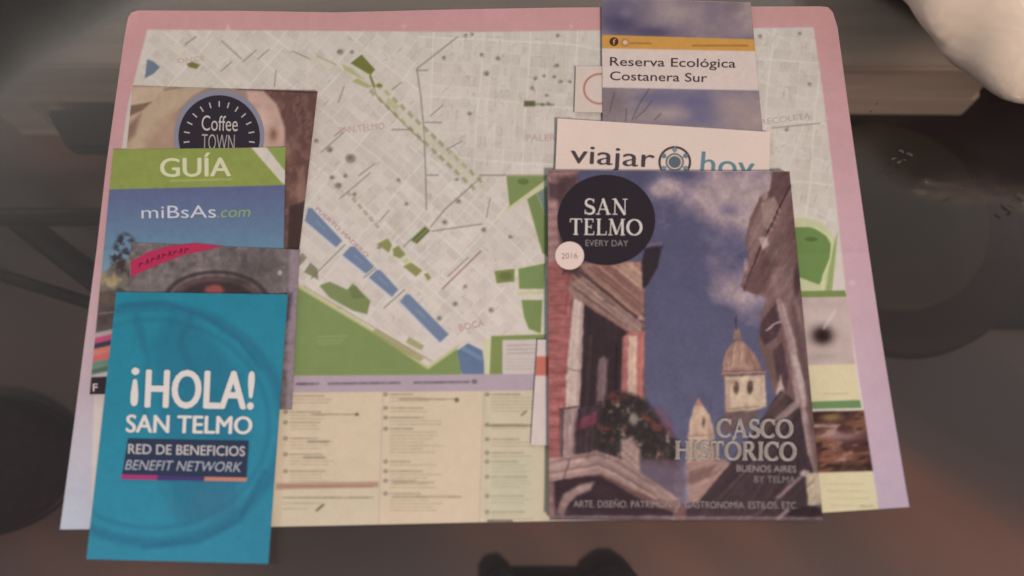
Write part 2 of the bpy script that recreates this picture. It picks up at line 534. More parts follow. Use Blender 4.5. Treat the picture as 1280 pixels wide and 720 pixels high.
WOOD = None
m, t, b = nodes('bench_wood'); WOOD = m
g = t.nodes.new('ShaderNodeNewGeometry')
mp = t.nodes.new('ShaderNodeMapping'); mp.inputs['Scale'].default_value = (4, 60, 60)
t.links.new(g.outputs['Position'], mp.inputs['Vector'])
n1 = t.nodes.new('ShaderNodeTexNoise'); n1.inputs['Scale'].default_value = 1.0; n1.inputs['Detail'].default_value = 5
t.links.new(mp.outputs['Vector'], n1.inputs['Vector'])
cr = t.nodes.new('ShaderNodeValToRGB')
cr.color_ramp.elements[0].position = 0.3; cr.color_ramp.elements[0].color = (0.54, 0.46, 0.42, 1)
cr.color_ramp.elements[1].position = 0.7; cr.color_ramp.elements[1].color = (0.76, 0.66, 0.57, 1)
t.links.new(n1.outputs['Fac'], cr.inputs['Fac'])
t.links.new(cr.outputs['Color'], b.inputs['Base Color']); b.inputs['Roughness'].default_value = 0.5
DARK = flat('dark_leather', (0.018, 0.015, 0.020), 0.5, 0.3, 0.3, 60)
RIM = flat('dark_plum_rim', (0.030, 0.017, 0.022), 0.7, 0.2, 0.2, 60)
PADM = flat('worn_seat_pad', (0.043, 0.037, 0.034), 0.8, 0.2, 0.35, 30)
METAL = flat('black_metal', (0.014, 0.014, 0.018), 0.4, 0.4, 0.2, 80)
SHADE_CUSHION = flat('shade_and_cushion', (0.031, 0.025, 0.030), 0.95, 0.1, 0.4, 120)  # cushion cloth, and the sheet that stands in for floor shade

# the low wooden bench beyond the map
o0 = at(640, 80, -0.36)
bench = thing('wooden_bench', 'pale brown wooden bench with stepped front edge under the glass behind the map', 'bench', tuple(o0))
box_px('bench_top', [(-160, 82), (1246, 86), (1500, -420), (-420, -420)], -0.252, -0.22, WOOD, bench, o0)
box_px('front_rail', [(880, 104), (1236, 104), (1236, 84), (880, 84)], -0.285, -0.2535, WOOD, bench, o0)
box_px('front_rail', [(860, 119), (1226, 122), (1226, 96), (860, 96)], -0.325, -0.2865, WOOD, bench, o0)
box_px('front_rail', [(-160, 98), (240, 100), (240, 60), (-160, 60)], -0.30, -0.2535, WOOD, bench, o0)
for q in ([(-40, 110), (20, 110), (20, 70), (-40, 70)], [(930, 128), (990, 128), (990, 90), (930, 90)]):
    box_px('leg', q, ZF, -0.33, WOOD, bench, o0)

# added dark sheet on the floor, standing in for shade beside the bench
shade_sheet = box_px('shade_sheet', [(560, 400), (1420, 412), (1500, 60), (560, 60)], ZF + 0.001, ZF + 0.012, SHADE_CUSHION)
shade_sheet['label'] = 'added dark purple sheet standing in for shade on the floor under the right side of the glass'; shade_sheet['category'] = 'shade_sheet'

# round dark stool right of the map
c = at(1126, 292, -0.32)
st = thing('round_stool', 'round dark stool with thick plum rim seen through the glass right of the map', 'stool', (c[0], c[1], ZF + 0.0125))
hz = -0.32 - (ZF + 0.0125)
rr = 0.124
lathe('seat_rim', [(rr * 0.5, hz - 0.03), (rr * 0.97, hz - 0.03), (rr, hz - 0.02), (rr, hz - 0.006), (rr * 0.97, hz), (rr * 0.8, hz - 0.0005), (0.004, hz - 0.001)], RIM, st)
lathe('seat_pad', [(rr * 0.82, hz + 0.0005), (rr * 0.815, hz + 0.003), (rr * 0.78, hz + 0.006), (rr * 0.35, hz + 0.008), (0.004, hz + 0.008)], PADM, st, loc=(-0.012, 0.020, 0))
for k in range(4):
    a = math.radians(40 + 90 * k)
    tube('leg', [(rr * .7 * math.cos(a), rr * .7 * math.sin(a), hz - 0.031), (rr * .95 * math.cos(a), rr * .95 * math.sin(a), 0.0)], 0.009, METAL, st)

# black metal frame left of the map
c = at(70, 300, -0.24)
fr = thing('metal_stool', 'black metal stool with crossed bars seen through the glass left of the map', 'stool', (c[0], c[1], ZF))
oo = (c[0], c[1], ZF)
def L(x, y, z): p = at(x, y, z); return (p[0] - oo[0], p[1] - oo[1], p[2] - oo[2])
box_px('seat', [(82, 184), (330, 190), (330, 136), (56, 136)], -0.25, -0.232, METAL, fr, oo)
tube('crossbar', [L(-60, 271, -0.24), L(330, 271, -0.24)], 0.0085, METAL, fr)
tube('brace', [L(22, 274, -0.262), L(200, 412, -0.262)], 0.0115, METAL, fr)
tube('brace', [L(-60, 325, -0.29), L(200, 406, -0.29)], 0.006, METAL, fr)
tube('leg', [L(210, 180, -0.251), L(196, 300, ZF + 0.001)], 0.009, METAL, fr)
tube('leg', [L(318, 180, -0.251), L(300, 300, ZF + 0.001)], 0.009, METAL, fr)
tube('leg', [L(-50, 300, -0.262), L(-30, 330, ZF + 0.001)], 0.009, METAL, fr)

# dark floor cushion at the lower left
c = at(-4, 585, ZF)
cu = thing('floor_cushion', 'dark rounded cushion on the floor at the left edge beside the bottom of the map', 'cushion', tuple(c))
lathe('cover', [(0.03, 0.001), (0.085, 0.004), (0.098, 0.018), (0.1, 0.026), (0.095, 0.036), (0.07, 0.05), (0.03, 0.056), (0.005, 0.057)], SHADE_CUSHION, cu, sy=0.70)
lathe('piping', [(0.0985, 0.021), (0.1025, 0.023), (0.1035, 0.026), (0.1025, 0.029), (0.0985, 0.031)], DARK, cu, sy=0.70)

# dark bar with two knobs at the bottom edge
c = at(700, 741, -0.42)
br_ = thing('metal_bracket', 'dark bar with two rounded knobs under the glass at the bottom edge', 'bracket', tuple(c))
def B(x, y, z): p = at(x, y, z); return (p[0] - c[0], p[1] - c[1], p[2] - c[2])
box_px('bar', [(618, 800), (794, 800), (794, 722), (618, 722)], -0.438, -0.412, METAL, br_, tuple(c), 0.006)
tube('knob', [B(609, 738, -0.42), B(614, 730, -0.42), B(621, 725, -0.42), B(629, 723, -0.42), B(636, 727, -0.42), B(641, 733, -0.42)], [0.004, 0.010, 0.0135, 0.0135, 0.010, 0.004], METAL, br_)
tube('knob', [B(733, 736, -0.42), B(740, 729, -0.42), B(750, 725, -0.42), B(761, 723, -0.42), B(772, 723, -0.42), B(782, 727, -0.42), B(791, 733, -0.42), B(799, 741, -0.42)], [0.005, 0.011, 0.014, 0.017, 0.017, 0.014, 0.011, 0.006], METAL, br_)

# the glass
m, t, b = nodes('table_glass')
out = t.nodes['Material Output']
t.nodes.remove(b)
tr = t.nodes.new('ShaderNodeBsdfTransparent'); tr.inputs['Color'].default_value = (0.87, 0.87, 0.86, 1)
gl = t.nodes.new('ShaderNodeBsdfGlossy'); gl.inputs['Roughness'].default_value = 0.06
fz = t.nodes.new('ShaderNodeFresnel'); fz.inputs['IOR'].default_value = 1.52
g = t.nodes.new('ShaderNodeNewGeometry')
sm = t.nodes.new('ShaderNodeTexNoise'); sm.inputs['Scale'].default_value = 9; sm.inputs['Detail'].default_value = 5
t.links.new(g.outputs['Position'], sm.inputs['Vector'])
mr = t.nodes.new('ShaderNodeMapRange'); mr.inputs['To Min'].default_value = 0.03; mr.inputs['To Max'].default_value = 0.16
t.links.new(sm.outputs['Fac'], mr.inputs['Value']); t.links.new(mr.outputs['Result'], gl.inputs['Roughness'])
mx = t.nodes.new('ShaderNodeMixShader')
t.links.new(fz.outputs['Fac'], mx.inputs['Fac']); t.links.new(tr.outputs[0], mx.inputs[1]); t.links.new(gl.outputs[0], mx.inputs[2])
t.links.new(mx.outputs[0], out.inputs['Surface'])
tb = thing('glass_table', 'dark see-through glass table top that carries the map and leaflets', 'table', (0, 0.2, ZF))
V = [(x, y, z - ZF) for z in (-0.008, 0.0) for x, y in ((-0.75, -0.4), (0.75, -0.4), (0.75, 0.55), (-0.75, 0.55))]
gt = new_obj('table_top', mesh_np('table_top', V, [(3, 2, 1, 0), (4, 5, 6, 7)] + [(i, (i + 1) % 4, 4 + (i + 1) % 4, 4 + i) for i in range(4)]), tb, m)
for x in (-0.68, 0.68):
    for y in (-0.34, 0.49):
        tube('leg', [(x, y, 0.0), (x, y, -0.0085 - ZF)], 0.02, METAL, tb)

# white plastic bag standing at the far right corner
m, t, b = nodes('white_plastic')
b.inputs['Base Color'].default_value = (0.70, 0.665, 0.57, 1); b.inputs['Roughness'].default_value = 0.38
b.inputs['Subsurface Weight'].default_value = 0.15; b.inputs['Subsurface Radius'].default_value = (0.01, 0.008, 0.006)
b.inputs['Coat Weight'].default_value = 0.3; b.inputs['Coat Roughness'].default_value = 0.15
g = t.nodes.new('ShaderNodeNewGeometry')
n1 = t.nodes.new('ShaderNodeTexNoise'); n1.inputs['Scale'].default_value = 16; n1.inputs['Detail'].default_value = 4; n1.inputs['Distortion'].default_value = 0.8
t.links.new(g.outputs['Position'], n1.inputs['Vector'])
bp = t.nodes.new('ShaderNodeBump'); bp.inputs['Strength'].default_value = 0.75; bp.inputs['Distance'].default_value = 0.006
t.links.new(n1.outputs['Fac'], bp.inputs['Height']); t.links.new(bp.outputs['Normal'], b.inputs['Normal'])
bc = at(1372, -112, 0.062)
bag = thing('plastic_bag', 'crumpled white plastic bag standing on the glass beyond the right corner of the map', 'bag', (bc[0], bc[1], 0.0))
V = []; F = []; nu, nv = 120, 70
for j in range(nv + 1):
    ph = math.pi * j / nv
    for i in range(nu):
        a = 2 * math.pi * i / nu
        x, y, z = math.sin(ph) * math.cos(a), math.sin(ph) * math.sin(a), -math.cos(ph)
        fold = 0.045 * math.sin(5 * a + 2.2 * z + 0.6) + 0.03 * math.sin(9 * a - 3 * z + 1.0) + 0.02 * math.sin(14 * a + 5 * z)
        fold += 0.03 * (1 - abs(math.sin(3.5 * a + 1.3 * z + 0.8 * math.sin(3 * a)))) ** 3 - 0.02 * (1 - abs(math.sin(6.5 * a - 2.0 * z))) ** 4
        fold *= math.sin(ph) ** 0.5 * (0.45 + 0.55 * (z + 1) / 2)
        r = 0.136 * (1 + fold)
        zz = 0.062 + (0.062 if z < 0 else 0.07) * z
        neck = max(0.0, z - 0.72) / 0.28
        V.append((r * x * (1 - 0.25 * neck), r * y * (1 - 0.25 * neck), max(0.0008, zz + 0.02 * neck)))
for j in range(nv):
    for i in range(nu):
        F.append((j * nu + i, j * nu + (i + 1) % nu, (j + 1) * nu + (i + 1) % nu, (j + 1) * nu + i))
me = mesh_np('body', V, F)
for p in me.polygons: p.use_smooth = True
new_obj('body', me, bag, m)
for s in (-1, 1):
    tube('handle', [(0.02 * s, 0, 0.138), (0.03 * s, 0.01, 0.165), (0.05 * s, 0.012, 0.175), (0.065 * s, 0.008, 0.16), (0.06 * s, 0.0, 0.12)], [0.012, 0.009, 0.008, 0.009, 0.011], m, bag)

# added slivers standing in for glints reflected in the glass
m = flat('glint_gloss', (0.06, 0.053, 0.053), 0.25, 0.6, 0.2, 300)
def glint(label, bits):
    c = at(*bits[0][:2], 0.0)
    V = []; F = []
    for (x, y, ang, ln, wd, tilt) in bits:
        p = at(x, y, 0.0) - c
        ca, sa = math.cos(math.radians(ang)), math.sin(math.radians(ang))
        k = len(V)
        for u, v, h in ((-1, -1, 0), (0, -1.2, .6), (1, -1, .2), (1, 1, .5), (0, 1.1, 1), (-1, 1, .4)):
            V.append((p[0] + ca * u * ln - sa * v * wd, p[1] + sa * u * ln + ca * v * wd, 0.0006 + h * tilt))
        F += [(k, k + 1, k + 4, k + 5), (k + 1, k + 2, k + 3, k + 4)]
    me = mesh_np('glint_sliver', V, F)
    o = new_obj('glint_sliver', me, None, m); o.location = tuple(c)
    o['label'] = label; o['category'] = 'glint'
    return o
glint('added slivers standing in for a glint on the dark glass near the stool rim', [(1117, 199, 20, .0016, .0005, .0008), (1124, 203, 35, .0018, .0006, .0008), (1126, 190, -35, .0016, .0006, .0012), (1136, 194, -30, .002, .0007, .0012), (1130, 201, -20, .001, .0004, .001)])
glint('added slivers standing in for a glint at the right edge of the picture', [(1275, 247, -40, .0028, .0012, .0016), (1265, 257, -35, .0022, .001, .0012), (1279, 254, 40, .002, .0008, .001)])
glint('tiny added slivers standing in for glints on the glass in front of the wooden bench edge', [(1095, 131, 45, .0008, .0006, .0006), (1088, 140, 20, .0005, .0004, .0005), (1122, 144, 0, .0004, .0003, .0004)])
glint('faint added slivers standing in for a glint on the glass in the middle of the stool seat', [(1200, 236, 30, .0014, .0004, .0005), (1190, 244, 30, .001, .0003, .0004)])

# ------------------------------------------------------------------ the city map
S = Sheet(60, -5, 1150, 672, 1.6, (198, 185, 168))
X, Y = S.X, S.Y
# tint of the paper: slightly greener towards the top right, warmer below
k = np.clip((Y - 30) / 430, 0, 1)[..., None]
S.A = (1 - k) * np.array((200, 184, 169)) + k * np.array((207, 189, 177))
k = np.clip((X - 480) / 300, 0, 1)[..., None] * np.clip(1 - Y / 330, 0, 1)[..., None]
S.A = S.A * (1 - k) + k * np.array((197, 182, 168))
# street lattices, one direction for each quarter of the town
def lattice(poly, ang, p, q, col=(216, 205, 190), a=0.46, w=1.1, off=0.0, warp=5):
    m, sl = S.mask(poly, 4)
    if m is None: return
    x = X[sl] + warp * (vnoise(X[sl], Y[sl], 90, 5, 2) - .5) * 2; y = Y[sl] + warp * (vnoise(X[sl], Y[sl], 90, 6, 2) - .5) * 2
    c, s_ = math.cos(math.radians(ang)), math.sin(math.radians(ang))
    for v, per in ((x * c + y * s_, p), (-x * s_ + y * c, q)):
        q_ = v / per + off; d = np.abs(q_ % 1 - 0.5) * per
        big = (np.floor(q_).astype(int) % 5 == 0)                    # every few streets a wide avenue
        f = np.where(big, 1.35, .15 + 1.1 * vnoise(X[sl], Y[sl], 34, int(per * 7) + (3 if v is x else 8), 2))
        S.blend(np.clip(0.5 - (d - np.where(big, 2.0, w) * 0.5) / 1.2, 0, 1) * m * np.clip(a * f, 0, .75), col, sl)
def blocks(poly, ang, p, q, seed, amt=11):
    m, sl = S.mask(poly, 4)
    x, y = X[sl], Y[sl]; c, s_ = math.cos(math.radians(ang)), math.sin(math.radians(ang))
    i = np.floor((x * c + y * s_) / p + .5).astype(int); j = np.floor((-x * s_ + y * c) / q + .5).astype(int)
    T = np.random.RandomState(seed).rand(97, 89)
    S.A[sl] += ((T[i % 97, j % 89] - 0.55) * amt * m)[..., None]
NW = [(180, 36), (522, 36), (522, 86), (536, 220), (600, 240), (470, 96), (380, 66)]
W_ = [(180, 36), (440, 70), (600, 240), (560, 470), (360, 470), (160, 300)]
NE = [(522, 36), (1025, 36), (1050, 330), (690, 320), (690, 215), (590, 222), (530, 130)]
C_ = [(530, 130), (590, 222), (636, 220), (690, 320), (690, 430), (575, 425), (470, 300)]
for pl, an, p, q, sd in ((W_, 41, 15, 11, 1), (NW, 38, 15, 12, 2), (NE, 4, 12, 15, 3), (C_, 43, 14, 11, 4)):
    blocks(pl, an, p, q, sd); lattice(pl, an, p, q)
lattice([(700, 36), (1025, 36), (1050, 330), (960, 320)], 24, 15, 12, a=0.25)
# small street names: short dark ticks along the streets
rt = random.Random(11)
def ticks(n, xr, yr, angs, a=(0.12, 0.32), ln=(3, 8), col=(118, 106, 98)):
    for _ in range(n):
        x, y = rt.uniform(*xr), rt.uniform(*yr); g_ = math.radians(rt.choice(angs) + rt.uniform(-3, 3)); l = rt.uniform(*ln)
        S.line([(x, y), (x + l * math.cos(g_), y - l * math.sin(g_))], rt.uniform(0.7, 1.1), col, rt.uniform(*a))
ticks(330, (185, 470), (40, 300), (41, 41, 41, -48)); ticks(150, (460, 640), (60, 240), (42, 42, -48)); ticks(240, (560, 760), (45, 210), (86, 88, 2, 76), ln=(3, 9))
ticks(170, (470, 680), (240, 420), (42, 44, -45, 80)); ticks(170, (945, 1035), (45, 340), (60, 75, 30, -30, 88), ln=(3, 9)); ticks(24, (400, 560), (330, 440), (42, -42), a=(.15, .35))
for l in ([(425, 248), (463, 216)], [(402, 190), (430, 165)], [(418, 170), (430, 160)], [(448, 220), (468, 205)], [(538, 145), (554, 131)], [(558, 187), (578, 176)], [(423, 128), (430, 108)], [(490, 112), (502, 103)],
          [(474, 277), (486, 263)], [(277, 51), (302, 74)], [(304, 77), (320, 63)], [(322, 74), (336, 62)], [(343, 108), (345, 88)], [(366, 64), (388, 74)], [(397, 70), (420, 81)], [(232, 55), (245, 46)], [(276, 89), (290, 77)], [(608, 272), (613, 247)], [(560, 345), (585, 322)], [(965, 160), (1025, 154)], [(955, 245), (990, 232)]):
    S.line(l, 1.2, (104, 93, 84), 0.7)
# underground lines
for l in ([(572, 46), (521, 86), (526, 120), (530, 165), (532, 215), (533, 262)], [(462, 96), (471, 120), (500, 150), (530, 178)], [(600, 219), (640, 219), (688, 219)], [(601, 222), (556, 262), (538, 284)], [(513, 300), (505, 308)], [(540, 289), (602, 280)], [(553, 361), (601, 314)], [(521, 88), (534, 88)], [(531, 153), (552, 153)], [(490, 162), (515, 162)], [(533, 219), (548, 219)]):
    S.line(l, 1.5, (112, 98, 94), 0.72)
S.line([(553, 361), (601, 314)], 1.6, (165, 92, 90), 0.5)
# green avenue
S.poly([(388, 66), (438, 82), (462, 96), (606, 232), (596, 240), (470, 118), (455, 106), (384, 74)], (192, 182, 150), 0.35, 4)
for t_ in np.linspace(0, 1, 14):
    x, y = 470 + 125 * t_, 112 + 118 * t_
    for o_ in (-4.5, 4.5):
        c = (132, 128, 84) if rt.random() < .7 else (150, 156, 92)
        S.poly([(x - 4 + o_, y - 2 - o_), (x - 1 + o_, y - 5 - o_), (x + 4 + o_, y + 1 - o_), (x + 1 + o_, y + 4 - o_)], c, 0.62, 2)
S.poly([(447, 98), (465, 108), (458, 110), (440, 102)], (150, 150, 88), .7); S.poly([(428, 80), (440, 86), (456, 100), (430, 88)], (158, 156, 96), .6)
S.poly([(486, 122), (500, 133), (494, 138), (482, 128)], (176, 170, 120), .8)
OLV = (112, 112, 56)
S.poly([(438, 79), (452, 68), (469, 87), (463, 94)], OLV); S.poly([(233, 80), (240, 77), (250, 81), (246, 86), (236, 84)], (118, 112, 62))
S.oval(474, 107, 4, 2.5, OLV, .9); S.line([(463, 95), (468, 108)], 2.5, (120, 112, 66))
S.poly([(513, 300), (531, 283), (538, 288), (521, 305)], (102, 106, 62)); S.line([(512, 299), (532, 281)], 1, (190, 185, 150)); S.line([(517, 303), (535, 286)], 1, (150, 150, 110), .8)
OLG = (138, 134, 84)
for p in ([(471, 305), (485, 298), (490, 306), (486, 316)], [(491, 311), (498, 307), (507, 318), (500, 323), (492, 320)], [(504, 333), (514, 328), (528, 338), (520, 346)], [(530, 343), (534, 341), (539, 347), (535, 351)]):
    S.poly([(x + (x - 505) * .02 + dx, y + dy) for (x, y) in p for dx, dy in ((0, 0),)], (196, 190, 140), .6, 5); S.poly(p, OLG)
S.poly([(503, 325), (510, 322), (512, 328), (506, 331)], (190, 186, 126), .8)
# docks and river
for dx, dy in ((-5, 5), (5, -5)): S.line([(384 + dx, 266 + dy), (556 + dx, 426 + dy)], 4, (212, 198, 188), .55, 3)
WAT = (104, 118, 146)
for p in ([(385, 260), (390, 260), (428, 301), (420, 309), (381, 276)], [(438, 308), (443, 308), (468, 333), (461, 345), (428, 319)], [(471, 337), (476, 338), (498, 362), (490, 371), (461, 347)], [(507, 368), (512, 368), (561, 418), (550, 428), (500, 377)]):
    S.poly([(x - 2, y + 2) for x, y in p], (190, 186, 192), .6, 4); S.poly(p, WAT); cx = sum(q[0] for q in p) / len(p); cy = sum(q[1] for q in p) / len(p)
    S.line([(cx - 5, cy - 4), (cx + 5, cy + 5)], 2.5, (124, 140, 168), .55)
S.poly([(585, 429), (603, 438), (607, 468), (578, 468), (566, 446), (572, 438)], (88, 108, 140)); S.poly([(575, 436), (580, 433), (603, 446), (603, 452)], (112, 128, 154), .8)
for l in ([(389, 348), (431, 306)], [(480, 385), (506, 362)], [(455, 347), (470, 335)]): S.line(l, 4.5, (208, 198, 180), .9); S.line(l, 1.4, (108, 98, 84), .8)
# reserve and parks
GR = (122, 136, 76)
S.poly([(366, 352), (463, 411), (535, 459), (571, 433), (577, 469), (360, 470)], GR)
S.line([(373, 358), (463, 412), (535, 460), (573, 433)], 3.5, (190, 182, 130), .9); S.line([(380, 358), (540, 452)], 1.2, (140, 132, 84), .8)
S.poly([(399, 357), (412, 352), (434, 362), (441, 354), (463, 376), (459, 393), (440, 388), (412, 372)], (122, 130, 80)); S.poly([(437, 360), (445, 357), (456, 372), (440, 374)], (102, 112, 66), .7)
S.poly([(398, 350), (380, 340), (388, 328), (397, 336)], (112, 108, 80), .8); S.poly([(372, 335), (384, 322), (378, 316), (368, 326)], (118, 112, 84), .7)
S.poly([(470, 411), (500, 428), (530, 447), (526, 452), (490, 434), (464, 415)], (148, 140, 92), .7); S.poly([(511, 421), (530, 432), (527, 438), (507, 428)], (150, 146, 92), .8)
for y_ in (421, 426, 430): S.line([(398, y_), (434 - (y_ - 421), y_ - 1)], 1.6, (150, 160, 104), .5)
for p, c in (([(633, 220), (684, 220), (682, 225), (637, 258)], (120, 133, 74)), ([(659, 249), (684, 232), (686, 322), (678, 316)], (116, 129, 74)), ([(672, 242), (684, 234), (685, 268), (682, 268)], (118, 126, 122)), ([(618, 339), (643, 336), (643, 352), (621, 354)], (118, 126, 70)),
             ([(648, 336), (682, 329), (680, 361), (649, 361)], (116, 134, 74)), ([(652, 375), (678, 375), (676, 417), (661, 411), (655, 396)], (118, 132, 72)), ([(614, 420), (682, 418), (682, 425), (630, 428), (629, 468), (612, 468)], (124, 134, 74))):
    S.poly(p, (200, 194, 140), .7, 6); S.poly(p, c)
S.oval(654, 227, 7, 4, (86, 104, 50), .8); S.oval(632, 345, 8, 5, (98, 104, 56), .7); S.line([(634, 262), (683, 228)], 3, (196, 188, 140), .9)
S.line([(648, 367), (682, 366)], 3.5, (196, 188, 136), .9)
S.poly([(605, 424), (612, 424), (611, 468), (605, 468)], (200, 192, 150), .9)
S.poly([(628, 425), (690, 424), (690, 467), (628, 467)], (200, 182, 172))
for i in range(3): S.line([(634, 432 + 5 * i), (668, 431 + 5 * i)], 2.0, (150, 132, 124), .5)
for i in range(4): S.line([(632, 449 + 4 * i), (672, 449 + 4 * i)], 1.0, (160, 140, 132), .5)
S.poly([(184, 74), (192, 77), (200, 84), (192, 92), (181, 98)], (98, 110, 126))
# landmarks
for (x, y, r) in ((438, 198, 8), (412, 187, 5), (395, 176, 3.5), (415, 222, 4), (432, 220, 3.5), (423, 232, 5.5), (555, 72, 3), (602, 68, 3), (622, 73, 3.4), (608, 92, 4.5), (587, 142, 3.2), (556, 278, 4), (605, 287, 4), (582, 358, 3), (569, 380, 4), (549, 398, 4), (614, 388, 4), (696, 82, 3.5), (697, 44, 3), (669, 98, 3), (680, 95, 2.6), (693, 96, 2.8), (701, 102, 3), (665, 110, 3), (683, 119, 2.6), (678, 131, 3), (686, 130, 3), (712, 102, 2.6), (571, 224, 2.6), (573, 252, 4), (474, 309, 3), (425, 65, 5), (440, 65, 3), (582, 44, 2.6), (590, 43, 2.6), (638, 296, 3), (498, 225, 3), (508, 255, 3), (443, 243, 3), (1000, 42, 2.6), (950, 45, 3), (1012, 105, 2.6), (983, 162, 3)):
    S.oval(x, y, r * .8, r * .7, (122, 110, 98), .7, 2.5); S.oval(x + rt.uniform(-1, 1), y + rt.uniform(-1, 1), r * .35, r * .3, (92, 82, 72), .7, 1.5); S.blob(x + rt.uniform(-3, 3), y + rt.uniform(-3, 3), r * .6, r * .5, (140, 126, 112), .5)
S.poly([(655, 126), (669, 126), (669, 133), (655, 133)], (84, 80, 52), .9, 2.5); S.line([(663, 130), (692, 131)], 3, (96, 92, 64), .5)
for t_ in range(6): S.poly([(432 + 7 * t_, 240 + 8 * t_), (436 + 7 * t_, 238 + 8 * t_), (440 + 7 * t_, 244 + 8 * t_), (436 + 7 * t_, 246 + 8 * t_)], (156, 146, 120), .7)
# green park on the right with its curved road
S.poly([(985, 273), (1006, 272), (1030, 280), (1044, 300), (1046, 330), (1036, 366), (985, 366)], (186, 184, 138), .8, 4)
S.poly([(985, 284), (1012, 284), (1030, 290), (1039, 306), (1036, 330), (1028, 348), (1024, 356), (1003, 348), (985, 342)], (98, 128, 52))
S.line([(1020, 285), (1040, 298), (1039, 322), (1029, 345), (1028, 364)], 2.6, (200, 198, 146), .9); S.oval(1014, 299, 8, 3, (70, 96, 40), .8)
S.poly([(1036, 336), (1044, 300), (1047, 290), (1040, 364), (1032, 364)], (124, 140, 70), .7)
# directory panels under the map
S.poly([(340, 470), (700, 467), (700, 490), (340, 492)], (174, 152, 157))
S.poly([(330, 491), (700, 488), (700, 670), (330, 670)], (207, 183, 155))
S.poly([(604, 490), (700, 489), (700, 670), (604, 670)], (196, 180, 152), .8)
S.poly([(330, 600), (470, 600), (470, 670), (330, 670)], (204, 184, 156), .7)
def words(x, y, w, col, a, h=1.8, sl=0.0):
    e = x
    while e < x + w:
        l = rt.uniform(3, 11)
        S.line([(e, y + (e - x) * sl), (min(e + l, x + w), y + (e - x) * sl)], h, col, a * rt.uniform(.7, 1.1)); e += l + rt.uniform(1.2, 2.4)
DK = (92, 76, 94)
for x, w in ((371, 28), (411, 90), (518, 68), (372, 10)): words(x, 480 - (x - 371) * .012, w, DK, .62, 3.2, -0.012)
S.oval(593, 477, 3.5, 3, DK, .7); S.oval(358, 481, 2.5, 2.5, DK, .6)
def entries(x, ys, wmax, dark=(120, 104, 84)):
    for i, (y, ln) in enumerate(ys):
        S.oval(x, y, 3, 2.6, (120, 106, 96), .65, 1.8); words(x + 6, y, rt.uniform(24, 44), dark, .55, 1.9)
        for j in range(1, ln):
            words(x + 6, y + 4.2 * j, rt.uniform(.55, .95) * wmax, (156, 138, 112), .5, 1.6)
entries(357, ((495, 3), (515, 3), (528, 3), (548, 4), (568, 4), (589, 4)), 60)
words(390, 518, 58, (120, 106, 86), .55, 2.0); S.oval(446, 518, 2.2, 2, (90, 78, 60), .8)
words(385, 552, 26, (110, 100, 84), .6, 2.6); words(380, 572, 26, (120, 112, 96), .6, 2.6)
S.poly([(345, 604), (473, 602), (473, 609), (345, 612)], (168, 122, 104), .75, 2.5); words(352, 608, 116, (130, 92, 80), .45, 2)
words(354, 622, 112, (120, 106, 88), .6, 2.2); words(354, 629, 46, (150, 134, 108), .5, 2); words(354, 636, 30, (150, 134, 108), .4, 2); S.line([(396, 638), (404, 631)], 3, (98, 86, 70), .8)
entries(482, ((493, 3), (510, 2), (522, 3), (536, 8), (577, 2), (589, 3), (601, 3), (617, 6)), 70)
words(500, 499, 70, (126, 112, 90), .6, 2.2); S.oval(571, 500, 3, 3, (96, 84, 66), .8); words(492, 621, 84, (136, 116, 88), .55, 2.6); words(492, 603, 50, (136, 116, 88), .5, 2.4)
entries(609, ((493, 6), (531, 2), (549, 3), (566, 2), (577, 4), (596, 4), (620, 3), (640, 3)), 64)
words(612, 532, 54, (124, 108, 78), .7, 3); S.line([(652, 519), (658, 514)], 2, (96, 86, 66), .8); words(610, 651, 30, (60, 50, 46), .9, 2)
S.poly([(612, 575), (664, 572), (664, 640), (612, 645)], (178, 178, 152), .35, 20)
for x in (476, 602): S.line([(x + 3, 490), (x - 3, 655)], 1.4, (170, 150, 140), .55, 2)
# advertisements down the right side
S.poly([(985, 364), (1056, 363), (1059, 371), (985, 373)], (112, 128, 62)); S.poly([(985, 372), (1059, 371), (1069, 456), (985, 458)], (186, 160, 152))
S.blob(1020, 400, 30, 16, (196, 174, 164), .7); S.blob(1028, 419, 13, 11, (44, 28, 28), 1); S.blob(1028, 420, 9, 8, (38, 24, 26), .9); S.line([(1030, 410), (1044, 388)], 3, (206, 188, 180), .7, 3); S.blob(1030, 446, 20, 6, (150, 136, 122), .6); S.grain(14, .05, 21, [(985, 372), (1059, 371), (1069, 456), (985, 458)])
S.poly([(985, 457), (1068, 455), (1076, 505), (985, 507)], (206, 187, 150)); S.poly([(985, 503), (1075, 500), (1077, 510), (985, 512)], (90, 126, 64)); words(1030, 492, 30, (160, 140, 100), .5)
FD = [(985, 515), (1080, 513), (1092, 589), (985, 593)]
S.poly(FD, (74, 44, 42)); m, sl = S.mask(FD, 2)
nz = vnoise(X[sl], Y[sl], 26, 31, 4); nz2 = vnoise(X[sl] + Y[sl] * .8, Y[sl] * 2.2, 22, 33, 4)
S.blend(np.clip((nz - .5) * 6, 0, 1) * m * .8, (128, 84, 66), sl); S.blend(np.clip((nz2 - .58) * 7, 0, 1) * m * .8, (176, 138, 124), sl)
S.blend(np.clip((.42 - nz2) * 8, 0, 1) * m * .8, (40, 24, 26), sl)
S.blob(1040, 522, 14, 5, (150, 120, 78), .8); S.blob(1050, 545, 26, 5, (164, 128, 124), .7); S.line([(1010, 578), (1040, 572), (1084, 566)], 3, (150, 90, 66), .7, 4); S.blob(1066, 584, 18, 6, (48, 30, 30), .9)
S.poly([(985, 592), (1090, 589), (1102, 645), (985, 650)], (206, 188, 152)); 
for i in range(4): words(1030 + 3 * i, 605 + 9 * i, 50, (168, 148, 104), .35, 2)
words(1076, 633, 16, (140, 118, 80), .6)
